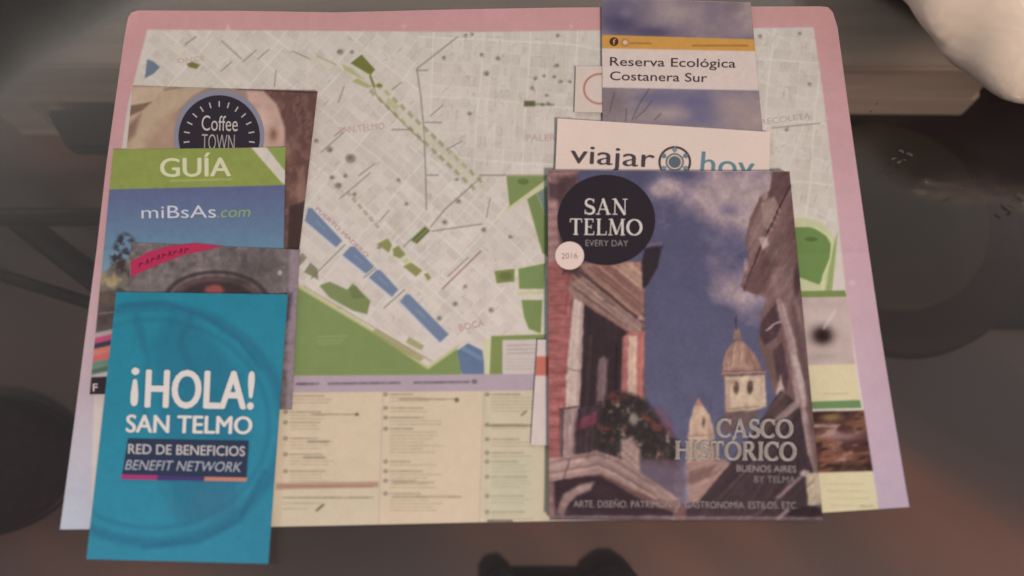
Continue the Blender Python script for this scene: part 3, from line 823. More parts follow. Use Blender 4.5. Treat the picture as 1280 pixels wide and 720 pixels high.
# printed border, pink at the top running to lilac below
bt = np.clip((Y - 20) / 620, 0, 1)[..., None]
lt = np.clip((X - 100) / 900, 0, 1)[..., None]
top = np.array((194, 142, 138)); botl = np.array((184, 182, 190)); botr = np.array((182, 158, 170)); mid = np.array((198, 156, 160))
bot = botl * (1 - lt) + botr * lt
bc_ = np.where(bt < .45, top + (mid - top) * (bt / .45) * (0.35 + .65 * lt), (top + (mid - top) * (0.35 + .65 * lt)) * (1 - (bt - .45) / .55) + bot * (bt - .45) / .55)
inner = [(184, 37), (600, 40), (1017, 34), (1028, 110), (1044, 240), (1058, 370), (1078, 500), (1100, 648), (1100, 690), (112, 690), (118, 480), (136, 300), (160, 130)]
mm = np.clip(0.5 - S.sd(inner, (slice(None), slice(None))) / 1.5, 0, 1)[..., None]
S.A = S.A * mm + bc_ * (1 - mm)
for x in (505, 714): S.oval(x, 33, 2.4, 3, (206, 160, 160), .8, 2)
S.poly([(285, 30), (290, 38), (281, 38)], (214, 170, 166), .8); S.oval(1032, 148, 4, 3, (206, 168, 172), .5, 3); S.oval(1065, 353, 4, 3, (206, 176, 178), .7, 3)
S.soften(1); S.grain(9, 0.018, 41, None, 3); S.grain(60, 0.02, 42, None, 2)

def map_z(u, v):
    z = 0.0007 + 0.00022 * np.sin(u * 7 + 1.0) * np.sin(v * 5) + 0.00018 * np.cos(v * 11 + u * 3)
    for c in (0.26, 0.505, 0.752): z = z + 0.0006 * np.exp(-np.abs(u - c) / 0.012)
    z = z + 0.0005 * np.exp(-np.abs(v - 0.49) / 0.015)
    z = z + 0.0028 * np.clip((u - 0.95) / 0.05, 0, 1) ** 2 * np.clip((v - 0.25) / 0.4, 0, 1) + 0.003 * np.clip(1 - v / 0.06, 0, 1) ** 2 * np.clip(1 - u / 0.3, 0, 1)
    return z
mo = at(610, 340, 0.0)
cmap = thing('city_map', 'large unfolded city street map with pink border lying on the glass', 'map', tuple(mo))
P = grid_px([(160, 22), (164, 16), (172, 13), (300, 13.5), (420, 15.5), (560, 12), (700, 9.5), (860, 8.5), (1025, 8), (1035, 9), (1041, 15)],
            [(1041, 15), (1047, 34), (1060, 130), (1072, 215), (1084, 300), (1100, 410), (1116, 510), (1131, 600), (1137, 634)],
            [(75, 662), (250, 660.5), (420, 657), (600, 653), (800, 650), (1030, 641), (1137, 634)],
            [(160, 22), (155, 50), (145, 120), (133, 205), (121, 310), (108, 410), (92, 535), (75, 662)], 860, 540)
me = sheet_mesh('sheet', P, map_z, 0.00018, S, mo)
new_obj('sheet', me, cmap, PRINT)
MPX = P[::6, ::6]; _v, _u = np.meshgrid(np.linspace(0, 1, P.shape[0])[::6], np.linspace(0, 1, P.shape[1])[::6], indexing='ij')
MZV = map_z(_u, _v)
def MZ(Q):
    '''height of the paper under layout points'''
    return np.array([MZV.ravel()[np.argmin(((MPX.reshape(-1, 2) - q) ** 2).sum(1))] + 0.0002 for q in Q])
def mtext(s, bl, br, cap, col, **k): return text('district_lettering', s, bl, br, cap, MZ, col, cmap, mo, **k)
mtext('SAN TELMO', (424, 167), (481, 161), 8.5, (192, 156, 150)); mtext('PALERMO', (658, 176), (716, 176), 8.5, (192, 158, 152)); mtext('BOCA', (575, 414), (606, 407), 9, (190, 150, 144))
mtext('PUERTO MADERO', (394, 262), (458, 322), 5.5, (180, 140, 142)); mtext('RECOLETA', (952, 156), (1014, 148), 7.5, (186, 160, 150)); mtext('ONCE', (222, 79), (256, 75), 6, (190, 158, 150))

# ------------------------------------------------------------------ folded leaflets, left stack
GRP = 'tourist leaflets laid on the map'
COVER = None
def on_cover(off=0.0002):
    '''height of the last leaflet's cover under layout points, plus a little'''
    pts, hs = COVER
    return lambda Q: np.array([hs[np.argmin(((pts - q) ** 2).sum(1))] + off for q in Q])
def leaflet(name, label, cat, quad, z, th, sheet, bend=0.0, coated=True, nu=None, nv=None, layers=3, group=GRP, lift=()):
    """a folded leaflet: printed front sheet over a block of folds"""
    TL, TR, BR, BL = quad
    c = np.mean(np.asarray(quad, float), 0); o = at(c[0], c[1], z - th)
    r = thing(name, label, cat, tuple(o), group)
    nu = nu or int(max(abs(TR[0] - TL[0]), abs(BR[0] - BL[0])) / 1.1); nv = nv or int(abs(BL[1] - TL[1]) / 1.1)
    P = grid_px([TL, TR], [TR, BR], [BL, BR], [TL, BL], nu, nv)
    def zf(u, v):                                   # slightly bowed, with corners that have come up
        h = z + bend * np.sin(np.pi * u)
        for cu_, cv_, amt, reach in lift:
            h = h + amt * np.clip(1 - (np.abs(u - cu_) + np.abs(v - cv_)) / reach, 0, 1) ** 2
        return h
    global COVER
    _v, _u = np.meshgrid(np.linspace(0, 1, nv)[::4], np.linspace(0, 1, nu)[::4], indexing='ij')
    COVER = (P[::4, ::4].reshape(-1, 2), zf(_u, _v).ravel())
    new_obj('cover', sheet_mesh('cover', P, zf, 0.00022, sheet, o), r, COATED if coated else PRINT)
    slab('inner_folds', quad, z - th, z - 0.00045, r, PAPER, o, 0.004, layers)
    return r, o

# -- photo leaflet with a cup
Z1 = 0.0026
S = Sheet(130, 100, 405, 320, 2.0, (150, 122, 106)); X, Y = S.X, S.Y
S.poly([(330, 95), (405, 95), (405, 325), (330, 325)], (98, 66, 60))
n = vnoise(X * 1.0, Y * .5, 5, 3, 3); S.blend(np.clip((X - 325) / 14, 0, 1) * np.clip((n - .45) * 4, 0, 1) * .5, (140, 100, 90))
for k in range(40): S.line([(328 + (k * 37) % 70, 118 + k * 5), (334 + (k * 37) % 70, 114 + k * 5)], 1.2, (66, 42, 40), .5)
S.poly([(372, 215), (380, 205), (384, 250), (372, 262)], (136, 98, 84), .8, 3); S.poly([(362, 258), (384, 250), (382, 320), (358, 320)], (62, 44, 42), .9, 3); S.blob(372, 242, 8, 9, (150, 110, 96), .6)
S.poly([(166, 108), (262, 108), (240, 120), (200, 160), (182, 186), (150, 190)], (176, 148, 122), 1, 3)
S.poly([(160, 132), (190, 127), (178, 138), (160, 146)], (112, 84, 68), .9, 3); S.poly([(168, 110), (205, 110), (192, 126), (162, 132)], (186, 158, 134), .9, 3)
S.poly([(156, 160), (176, 142), (168, 170), (150, 186)], (126, 94, 80), .8, 6); S.line([(200, 150), (232, 116)], 3, (190, 160, 132), .5, 8); S.line([(206, 112), (230, 108)], 3, (130, 98, 78), .7, 3)
S.poly([(180, 176), (200, 150), (222, 130), (218, 190), (180, 190)], (170, 136, 112), .8, 8)
S.poly([(308, 114), (330, 114), (346, 130), (356, 160), (356, 190), (322, 190)], (188, 150, 134), 1, 4); S.blob(342, 168, 5, 8, (120, 76, 60), .8); S.blob(330, 150, 5, 16, (206, 172, 156), .5); S.blob(358, 190, 8, 14, (168, 128, 110), .6)
S.line([(296, 111), (396, 116)], 2, (70, 44, 42), .7)
S.grain(10, .06, 61)
lf, o = leaflet('photo_leaflet', 'brown photo leaflet with a round dark coffee badge, farthest back in the left stack', 'leaflet', [(166, 107.5), (397, 114), (373, 322), (146, 312)], Z1, 0.0007, S, lift=((1, 0, .004, .5), (0, 0, .002, .3)))
dk = disc('badge', 274, 170, 56.5, 58, Z1 + .00012, ink_mat((132, 126, 136)), lf, o); bd = disc('badge', 274, 171, 51, 52, Z1 + .00018, ink_mat((47, 39, 48)), lf, o)
zt = Z1 + .00026; CR = (196, 180, 170)
text('coffee_lettering', 'Coffee', (252, 163), (297, 164), 20, zt, CR, bd, o, offset=-0.004)
text('coffee_lettering', 'TOWN', (252, 187), (293, 188), 21, zt, (176, 162, 154), bd, o, offset=-0.012)
V = []; F = []
for k in range(15):
    a = math.radians(-22 + k * (224 / 14)); cx, cy = 274 + 41 * math.cos(a), 173 - 43 * math.sin(a)
    ca, sa = math.cos(a), -math.sin(a); l, w = 3.6, 0.75
    for s, q in ((-1, -1), (1, -1), (1, 1), (-1, 1)): V.append(at(cx + ca * l * s - sa * w * q, cy + sa * l * s + ca * w * q, zt) - o)
    F.append((4 * k, 4 * k + 1, 4 * k + 2, 4 * k + 3))
me = mesh_np('ray_marks', V, F); new_obj('ray_marks', me, bd, ink_mat((186, 172, 164)))

# -- green and blue guide
Z2 = 0.0034
S = Sheet(95, 175, 370, 505, 2.0, (84, 98, 134)); X, Y = S.X, S.Y
k = np.clip((Y - 236) / 80, 0, 1)[..., None]; S.A = np.array((84, 90, 132)) * (1 - k) + np.array((88, 126, 150)) * k
k = np.clip((Y - 310) / 50, 0, 1)[..., None]; S.A = S.A * (1 - k) + k * np.array((120, 140, 148))
S.poly([(90, 170), (370, 170), (370, 231), (90, 238)], (136, 143, 66)); S.poly([(310, 180), (330, 180), (358, 216), (358, 232), (352, 228)], (206, 190, 174))
S.poly([(330, 180), (372, 180), (372, 236), (357, 212)], (136, 150, 66)); S.line([(213, 226), (290, 224)], 2.2, (176, 178, 110), .6, 2)
m, sl = S.mask([(138, 318), (150, 290), (160, 292), (168, 300), (168, 330), (140, 340)], 6); nz = vnoise(X[sl], Y[sl], 8, 5, 4); S.blend(np.clip((nz - .42) * 5, 0, 1) * m, (58, 52, 58), sl)
m, sl = S.mask([(118, 350), (150, 325), (175, 320), (175, 420), (110, 420)], 5); S.blend(m * .9, (112, 98, 84), sl); nz = vnoise(X[sl], Y[sl], 12, 6, 4)
S.blend(np.clip((nz - .5) * 6, 0, 1) * m, (164, 142, 104), sl); S.blend(np.clip((.42 - nz) * 6, 0, 1) * m * .9, (58, 46, 46), sl)
S.poly([(108, 366), (150, 362), (146, 416), (106, 418)], (78, 66, 62), .8, 4); S.line([(118, 372), (116, 412)], 2, (150, 130, 120), .6); S.line([(124, 392), (142, 390)], 2, (140, 124, 116), .6)
for (y, c) in ((418, (170, 150, 150)), (424, (190, 70, 104)), (431, (60, 46, 62)), (438, (206, 110, 92)), (446, (210, 88, 82)), (454, (90, 120, 90)), (462, (64, 96, 66)), (470, (190, 170, 168))):
    S.line([(100, y + 6), (150, y - 5)], 7, c, .95, 3)
S.poly([(100, 472), (150, 470), (150, 495), (100, 495)], (44, 34, 40))
S.grain(7, .04, 63)
lf, o = leaflet('guide_leaflet', 'green and blue guide leaflet with white GUÍA lettering, lying over the coffee leaflet', 'leaflet', [(141.5, 187), (357, 184), (352, 490), (112, 493)], Z2, 0.0007, S, lift=((1, 0, .0022, .28), (0, 1, .003, .3)))
zt = Z2 + .0002
text('title_lettering', 'GUÍA', (200, 221), (289, 220), 24.5, zt, (208, 198, 160), lf, o, bold=0.02)
text('site_lettering', 'miBsAs', (177, 273), (270, 272), 16.5, zt, (204, 196, 200), lf, o, offset=-0.004)
text('site_lettering', '.com', (271, 272), (313, 271), 14.5, zt, (132, 158, 92), lf, o, shear=0.2, offset=-0.002)
text('small_lettering', 'F', (116, 489), (122, 489), 10, on_cover(), (206, 186, 180), lf, o, offset=.01)

# -- grey street photo leaflet
Z3 = 0.0042
S = Sheet(140, 290, 385, 520, 2.0, (112, 98, 96)); X, Y = S.X, S.Y
n = vnoise(X, Y, 7, 8, 4); n2 = vnoise(X, Y, 45, 9, 2)
S.A = S.A * (0.72 + 0.56 * n + .18 * (n2 - .5))[..., None]; S.blend(np.clip((X - 300) / 60, 0, 1) * .4 * np.clip((400 - Y) / 60, 0, 1), (128, 116, 112))
S.blob(318, 335, 30, 20, (76, 66, 64), .6); S.blob(200, 352, 26, 14, (130, 118, 112), .6)
S.oval(270, 374, 62, 34, (62, 50, 50), .9, 3, 4); S.oval(270, 374, 56, 29, (86, 66, 62), .9, 3); S.oval(270, 378, 50, 26, (58, 44, 46), .9, 4); S.oval(268, 363, 12, 7, (150, 76, 74), .9, 4); S.blob(300, 352, 14, 6, (52, 44, 46), .6)
S.oval(350, 341, 2.5, 3, (190, 178, 172), .8, 2); S.poly([(362, 312), (380, 312), (374, 520), (358, 520)], (150, 128, 134), .75, 4); S.poly([(355, 366), (366, 366), (362, 400), (352, 400)], (70, 50, 70), .6, 4)
S.grain(4, .10, 65)
lf, o = leaflet('photo_leaflet', 'grey street photo leaflet with a red ribbon strip, mostly under the teal leaflet', 'leaflet', [(164, 303), (375, 312), (365, 512), (150, 508)], Z3, 0.0007, S, lift=((1, 0, .002, .3),))
rb = patch('red_ribbon', [(163.5, 346), (163.5, 327), (185, 315), (212, 307), (245, 303.8), (279, 307.5), (262, 312), (232, 318), (200, 330)], Z3 + .00015, ink_mat((176, 48, 80)), lf, o)
V = []; F = []
for i, (x, y) in enumerate(((176, 331), (184, 328), (191, 325), (198, 322.5), (205, 320), (212, 318), (219, 316), (226, 314.5), (233, 313))):
    for (ax, ay, bx, by) in (((x - 2, y + 3, x + .5, y - 4), (x + .5, y - 4, x + 2, y + 2)) if i % 2 else ((x - 2, y + 3, x - 1, y - 3), (x - 1, y - 1, x + 3, y - 2))):
        d = np.array([by - ay, ax - bx]) / math.hypot(bx - ax, by - ay) * .7; b0 = len(V)
        for (qx, qy) in ((ax + d[0], ay + d[1]), (bx + d[0], by + d[1]), (bx - d[0], by - d[1]), (ax - d[0], ay - d[1])): V.append(at(qx, qy, Z3 + .0002) - o)
        F.append((b0, b0 + 1, b0 + 2, b0 + 3))
new_obj('ribbon_writing', mesh_np('ribbon_writing', V, F), rb, ink_mat((104, 28, 54)))

# -- teal leaflet
Z4 = 0.0052
S = Sheet(95, 355, 375, 715, 2.0, (20, 112, 138)); X, Y = S.X, S.Y
k = np.clip((Y - 365) / 340, 0, 1)[..., None]; S.A = np.array((8, 126, 150)) * (1 - k) + np.array((28, 132, 161)) * k
k = np.clip((X - 200) / 150, 0, 1)[..., None]; S.A = S.A * (1 - .35 * k) + .35 * k * np.array((24, 124, 154))
DT = (18, 92, 124)
S.oval(190, 530, 165, 148, DT, .45, 8, 12); S.oval(190, 530, 146, 130, DT, .34, 6, 5)
S.poly([(190, 430), (215, 385), (245, 400), (275, 440), (300, 470), (310, 560), (290, 640), (230, 655), (205, 600)], DT, .38, 14)
S.line([(170, 395), (185, 450), (180, 520)], 9, DT, .4, 8); S.line([(240, 392), (225, 430), (245, 470)], 7, DT, .4, 8); S.line([(150, 382), (205, 378), (255, 395), (300, 425), (325, 460)], 5, DT, .5, 5)
S.line([(205, 560), (200, 610), (225, 650)], 8, (34, 112, 140), .4, 8); S.blob(262, 628, 34, 26, (46, 108, 140), .6); S.line([(330, 590), (300, 650), (250, 676), (180, 684)], 6, DT, .5, 6)
S.grain(6, .03, 66); S.grain(40, .03, 67)
lf, o = leaflet('teal_leaflet', 'teal leaflet reading ¡HOLA! SAN TELMO, lying at the front of the left stack', 'leaflet', [(145.5, 365), (360, 368), (335.5, 705), (108, 699)], Z4, 0.0009, S, bend=0.0006, lift=((1, 1, .0045, .4), (0, 1, .002, .3), (1, 0, .002, .3)))
zt = Z4 + .00095; WH = (218, 204, 194)
up = (0.045, -1)
text('title_lettering', 'HOLA!', (180.5, 508.5), (317, 511), 49, zt, WH, lf, o, bold=0.03, up=up)
text('title_lettering', '¡', (163, 494), (173, 494.3), 49, zt, WH, lf, o, bold=0.03, up=up)
text('title_lettering', 'SAN TELMO', (157, 540), (315, 542.5), 23, zt, WH, lf, o, bold=0.026, up=up)
cb = patch('caption_box', [(160, 548), (311, 551), (308, 600), (152, 597)], zt - .0001, ink_mat((40, 50, 78)), lf, o)
text('caption_lettering', 'RED DE BENEFICIOS', (160, 567), (306, 570), 12.8, zt + .0001, (192, 180, 176), cb, o, bold=0.012, up=up)
text('caption_lettering', 'BENEFIT NETWORK', (156, 587), (302, 590), 13, zt + .0001, (172, 170, 176), cb, o, shear=0.24, offset=-0.002, up=up)
for pts, c in (([(152, 593), (197, 594), (196, 600), (151, 599)], (160, 58, 108)), ([(197, 594), (256, 596), (255, 601), (196, 600)], (70, 48, 108)), ([(256, 596), (309, 597), (308, 602), (255, 601)], (186, 124, 108))):
    patch('colour_stripe', pts, zt + .00005, ink_mat(c), cb, o)

# ------------------------------------------------------------------ right stack
# -- small white card with an orange ring
ZA = 0.0026
S = Sheet(705, 70, 840, 150, 2.0, (206, 182, 168))
S.oval(750, 111, 20, 18.5, (166, 98, 82), .9, 1.4, 2.2); S.grain(10, .02, 70)
lf, o = leaflet('small_card', 'small white card with a thin orange ring, half under the nature reserve leaflet', 'card', [(720, 82.5), (826, 84), (824, 142), (718, 140.5)], ZA, 0.0006, S, coated=False, layers=2)
# -- white leaflet with orange band, showing left of the magazine
S = Sheet(650, 415, 790, 565, 2.0, (208, 186, 178)); S.poly([(640, 445), (800, 447), (800, 471), (640, 469)], (190, 106, 90), 1, 3); S.grain(12, .03, 71)
leaflet('white_leaflet', 'white leaflet with an orange band sticking out left from under the magazine', 'leaflet', [(672, 424.5), (780, 427), (774, 560), (663.5, 556.5)], ZA, 0.0006, S, coated=False)

# -- reserve leaflet
ZB = 0.0034
S = Sheet(740, -12, 965, 300, 2.0, (150, 128, 126)); X, Y = S.X, S.Y
def clouds(sheet, sl, m, sky, cloud, s, seed, thr=.5, k=4, stretch=1.3):
    n = vnoise(sheet.X[sl] / stretch, sheet.Y[sl], s, seed, 5, .55)
    sheet.blend(m, sky, sl); sheet.blend(m * np.clip((n - thr) * k, 0, 1), cloud, sl); return n
m, sl = S.mask([(735, -15), (970, -15), (970, 50), (735, 46)], 2); clouds(S, sl, m, (118, 100, 112), (158, 136, 130), 50, 14, .35, 3)
for (x, y, rx, ry, c, a) in ((775, 28, 26, 16, (66, 56, 86), .95), (815, 40, 30, 8, (70, 58, 86), .9), (770, 8, 20, 12, (92, 80, 104), .7), (783, 16, 8, 7, (126, 110, 122), .7), (850, 16, 32, 14, (160, 138, 132), .8), (915, 8, 14, 10, (112, 94, 98), .6), (902, 36, 22, 6, (138, 118, 118), .6)): S.blob(x, y, rx, ry, c, a)
m, sl = S.mask([(735, 105), (970, 112), (970, 310), (735, 310)], 2); clouds(S, sl, m, (122, 108, 120), (164, 138, 132), 46, 15, .4, 3)
for (x, y, rx, ry, c, a) in ((820, 122, 34, 10, (98, 90, 118), .9), (870, 128, 24, 16, (92, 84, 118), .9), (876, 146, 14, 8, (96, 88, 120), .8), (768, 130, 16, 22, (118, 98, 96), .7), (920, 135, 26, 20, (158, 134, 128), .8), (835, 142, 26, 9, (168, 144, 136), .8), (800, 148, 30, 8, (150, 130, 124), .7)): S.blob(x, y, rx, ry, c, a)
for l in ([(790, 150), (798, 132), (812, 110)], [(782, 152), (783, 136)], [(794, 148), (806, 138), (815, 126)], [(762, 140), (768, 116)], [(818, 150), (826, 142)]): S.line(l, 1.2, (74, 60, 60), .7)
S.poly([(735, 43), (970, 50), (970, 65), (735, 61)], (196, 140, 66)); S.poly([(735, 60), (970, 64.5), (970, 113.5), (735, 109)], (208, 184, 172))
for (x0, x1, y) in ((788, 811, 54), (866, 934, 57)):
    e = x0
    while e < x1: S.line([(e, y), (e + 4, y + .1)], 2.2, (150, 96, 44), .75); e += 5.4
S.grain(5, .03, 73)
lf, o = leaflet('reserve_leaflet', 'leaflet with cloudy sky photo and orange strip reading Reserva Ecológica Costanera Sur', 'leaflet', [(752, -2), (938.5, 3), (958, 215), (754, 212)], ZB, 0.0007, S, lift=((1, 0, .002, .3),))
zt = ZB + .0002
text('title_lettering', 'Reserva Ecológica', (762.5, 82), (919.5, 84.5), 11.5, zt, (66, 50, 52), lf, o, offset=0.004)
text('title_lettering', 'Costanera Sur', (762.5, 100), (884, 102.5), 11.5, zt, (66, 50, 52), lf, o, offset=0.004)
ic = disc('icon', 767.5, 52, 5.6, 5.4, zt, ink_mat((72, 46, 40)), lf, o); ib = disc('icon', 781.5, 53, 5.4, 5.2, zt, ink_mat((176, 124, 82)), lf, o)
text('icon_lettering', 'f', (766, 55.6), (769.6, 55.6), 7.2, zt + .0001, (204, 150, 96), ic, o, offset=.01)
disc('icon_mark', 781.5, 53, 3.0, 2.6, zt + .0001, ink_mat((210, 172, 140)), ib, o)

# -- white travel leaflet
ZC = 0.0042
S = Sheet(680, 135, 980, 330, 1.6, (217, 190, 174)); k = np.clip((S.X - 700) / 260, 0, 1)[..., None]; S.A = S.A * (1 - .12 * k) + .12 * k * np.array((208, 188, 176)); S.grain(40, .012, 75)
lf, o = leaflet('travel_leaflet', 'white leaflet reading viajar hoy beside a round emblem, tucked behind the magazine', 'leaflet', [(697, 148), (963.5, 165), (960, 318), (690, 312)], ZC, 0.0007, S, lift=((1, 0, .002, .3), (0, 0, .0015, .3)), coated=False)
zt = ZC + .0002; VC = (72, 62, 66); TQ = (84, 122, 132)
text('title_lettering', 'viajar', (712.5, 203.5), (818, 209.5), 25, zt, VC, lf, o, bold=.012, offset=-.006)
text('title_lettering', 'hoy', (875, 217), (942, 223), 30, zt, TQ, lf, o, bold=.012, offset=-.006)
for rx, inn, c in ((20.5, .86, VC), (7.6, .0, (88, 96, 100)), (11.5, .80, (110, 112, 114))): disc('emblem', 843.5, 202.5, rx, rx * .97, zt + .00005 * (rx < 9), ink_mat(c), lf, o, inner=inn)
for k in range(6):
    a = math.radians(60 * k + 30)
    px_, py_ = 843.5 + 15.3 * math.cos(a), 202.5 + 15.0 * math.sin(a); cx, cy = math.cos(a), math.sin(a)
    patch('emblem', [(px_ + 4.6 * cx, py_ + 4.6 * cy), (px_ - 3.4 * cy, py_ + 3.4 * cx), (px_ - 3.6 * cx, py_ - 3.6 * cy), (px_ + 3.4 * cy, py_ - 3.4 * cx)], zt + .0001, ink_mat((104, 112, 116) if k % 2 else (122, 128, 130)), lf, o)

# -- magazine
ZM = 0.0070
S = Sheet(670, 200, 1045, 665, 2.0, (80, 75, 102)); X, Y = S.X, S.Y
k = np.clip((Y - 300) / 250, 0, 1)[..., None]; S.A = np.array((78, 72, 100)) * (1 - k) + np.array((88, 83, 108)) * k
n = vnoise(X / 1.25, Y, 70, 81, 6, .55)
f = np.exp(-(((X - 915) / 95) ** 2 + ((Y - 245) / 62) ** 2)) + .9 * np.exp(-(((X - 915) / 44) ** 2 + ((Y - 360) / 30) ** 2)) + .75 * np.exp(-(((X - 945) / 36) ** 2 + ((Y - 395) / 30) ** 2)) + .5 * np.exp(-(((X - 830) / 22) ** 2 + ((Y - 235) / 16) ** 2))
S.blend(np.clip((f + (n - .5) * 1.5 - .42) * 2.1, 0, 1) * .95, (166, 140, 140)); S.blend(np.clip((f + (n - .5) * 2.2 - .85) * 1.6, 0, 1) * .6, (186, 158, 152))
for (x, y, rx, ry, c, a) in ((912, 262, 14, 9, (104, 92, 116), .7), (884, 292, 18, 9, (94, 84, 112), .6), (925, 305, 20, 12, (88, 80, 108), .6), (800, 222, 24, 8, (72, 66, 96), .8), (890, 325, 9, 7, (140, 120, 128), .5)): S.blob(x, y, rx, ry, c, a)
# right facade
RB = (110, 82, 78)
S.poly([(967, 205), (1050, 205), (1050, 665), (1000, 665), (985, 560), (962, 470), (948, 430), (952, 392), (958, 372), (930, 364), (926, 356), (936, 322), (931, 300), (938, 272), (950, 246), (962, 238)], RB, 1, 2)
S.poly([(969, 212), (986, 212), (986, 236), (972, 252), (960, 246)], (92, 64, 62), .9, 3); S.poly([(952, 254), (968, 246), (976, 262), (960, 288), (952, 280)], (150, 122, 112), .9, 3); S.poly([(938, 290), (950, 262), (956, 285), (948, 310), (936, 322)], (126, 98, 92), .9, 4)
S.line([(988, 232), (958, 292), (930, 360)], 2.2, (52, 34, 38), .9); S.poly([(930, 358), (954, 312), (965, 330), (958, 366), (940, 368)], (96, 68, 66), .9, 3); S.poly([(949, 298), (958, 294), (961, 306), (953, 312)], (176, 150, 140), .9, 3); S.oval(932, 332, 3, 8, (180, 150, 142), .7, 3); S.oval(956, 245, 4, 5, (160, 130, 122), .7, 3)
for i in range(5): S.line([(956 + 3.6 * i, 290 - 8 * i), (962 + 3.6 * i, 296 - 8 * i)], 1.4, (166, 136, 126), .6)
S.poly([(985, 250), (1005, 250), (1010, 420), (985, 330)], (100, 70, 68), .8, 6); S.poly([(962, 345), (990, 320), (1004, 400), (1000, 440), (978, 400)], (124, 96, 92), .8, 8); S.oval(996, 352, 4, 18, (62, 42, 44), .8, 4)
S.poly([(951, 404), (970, 378), (976, 408), (970, 422), (956, 432), (950, 420)], (70, 48, 52), .95, 3); S.line([(958, 413), (967, 405), (976, 402)], 1.8, (186, 158, 150), .9)
S.poly([(966, 440), (978, 426), (986, 470), (982, 492), (972, 476)], (76, 52, 56), .9, 3); S.poly([(970, 492), (976, 468), (981, 492), (974, 502)], (186, 160, 150), .9, 3)
S.line([(975, 378), (990, 430), (998, 490), (1004, 520)], 9, (156, 126, 122), .95, 4); S.line([(978, 380), (993, 432), (1001, 492)], 2.5, (186, 156, 148), .7, 3); S.line([(993, 448), (1002, 480), (1007, 505)], 8, (180, 154, 146), .9, 3)
S.line([(990, 385), (1008, 470), (1014, 540)], 7, (96, 70, 70), .8, 4); S.line([(1003, 520), (1010, 570), (1018, 620)], 12, (158, 130, 124), .9, 5); S.line([(1010, 530), (1018, 600)], 3, (118, 92, 90), .7, 3)
# big dark roof slope lower right
S.poly([(840, 665), (868, 625), (915, 575), (945, 535), (975, 488), (1000, 506), (1008, 560), (1020, 600), (1024, 665)], (62, 46, 50), 1, 2.5)
S.poly([(948, 532), (978, 486), (986, 500), (966, 530), (955, 545)], (84, 62, 60), .9, 3); S.poly([(968, 524), (996, 498), (1004, 502), (1000, 508), (972, 530)], (150, 122, 116), .9, 3); S.line([(900, 622), (950, 570), (990, 520)], 2.5, (86, 66, 68), .8, 3)
for i in range(5): S.line([(880 + 22 * i, 650), (940 + 14 * i, 590 - 4 * i)], 1.6, (84, 66, 68), .6, 3)
S.line([(972, 622), (1004, 594)], 4, (142, 116, 112), .9, 3); S.line([(935, 650), (972, 624)], 3, (104, 82, 82), .8, 3); S.poly([(1007, 592), (1027, 590), (1030, 630), (1010, 632)], (190, 166, 138), .95, 3); S.oval(1006, 592, 6, 4, (188, 160, 154), .9, 3); S.oval(1020, 628, 5, 4, (190, 168, 158), .8, 3)
S.poly([(975, 648), (992, 636), (1010, 632), (1026, 636), (1030, 650)], (46, 32, 36), .95, 3); S.line([(972, 650), (984, 638)], 4, (166, 136, 132), .8, 4)
# church towers
S.poly([(916, 424), (917, 413), (921, 409), (925, 413), (927, 424)], (140, 106, 96), 1, 2); S.line([(920, 395), (920.5, 412)], 1.6, (58, 48, 66), .9); S.oval(920, 401, 1.5, 1.5, (58, 48, 66), .9, 2)
S.poly([(904, 466), (903, 455), (907, 441), (914, 430), (921, 424), (930, 428), (940, 438), (948, 451), (953, 465)], (150, 112, 98), 1, 2.5); S.poly([(910, 452), (920, 430), (930, 430), (934, 460), (912, 460)], (172, 134, 116), .7, 4)
for x in (914, 924, 934): S.line([(x, 456), (x + 1, 440)], 1.4, (120, 86, 80), .7, 2)
S.poly([(901, 464), (956, 462), (958, 470), (904, 474)], (112, 82, 76), .9, 3); S.poly([(906, 471), (956, 469), (958, 508), (940, 516), (908, 516)], (192, 164, 140), 1, 2.5); S.poly([(906, 474), (913, 474), (913, 515), (907, 515)], (166, 134, 112), .8, 3)
S.oval(920, 484.5, 3.4, 8, (84, 62, 56), .95, 2); S.oval(937.5, 484, 4.0, 8.4, (74, 54, 50), .95, 2); S.line([(908, 511), (948, 508)], 2.5, (150, 118, 98), .8)
S.poly([(906, 515), (950, 512), (930, 540), (902, 540)], (104, 80, 76), .9, 3)
S.poly([(860, 548), (862, 526), (868, 508), (873, 499), (879, 508), (888, 520), (893, 545), (893, 585), (858, 585)], (186, 154, 132), 1, 2.5); S.oval(879.5, 528, 2, 5.5, (92, 66, 60), .9, 2); S.poly([(868, 508), (873, 497), (879, 508)], (164, 110, 98), .9, 2); S.line([(860, 545), (892, 543)], 2.5, (150, 118, 102), .8); S.poly([(884, 524), (893, 545), (893, 585), (886, 585)], (150, 120, 104), .7, 4)
S.poly([(856, 578), (905, 574), (912, 580), (872, 628), (858, 628)], (152, 118, 108), 1, 3); S.poly([(860, 590), (896, 580), (886, 596), (862, 606)], (120, 86, 80), .8, 4); S.poly([(845, 590), (858, 580), (860, 625), (852, 640), (842, 630)], (122, 112, 130), .9, 4)
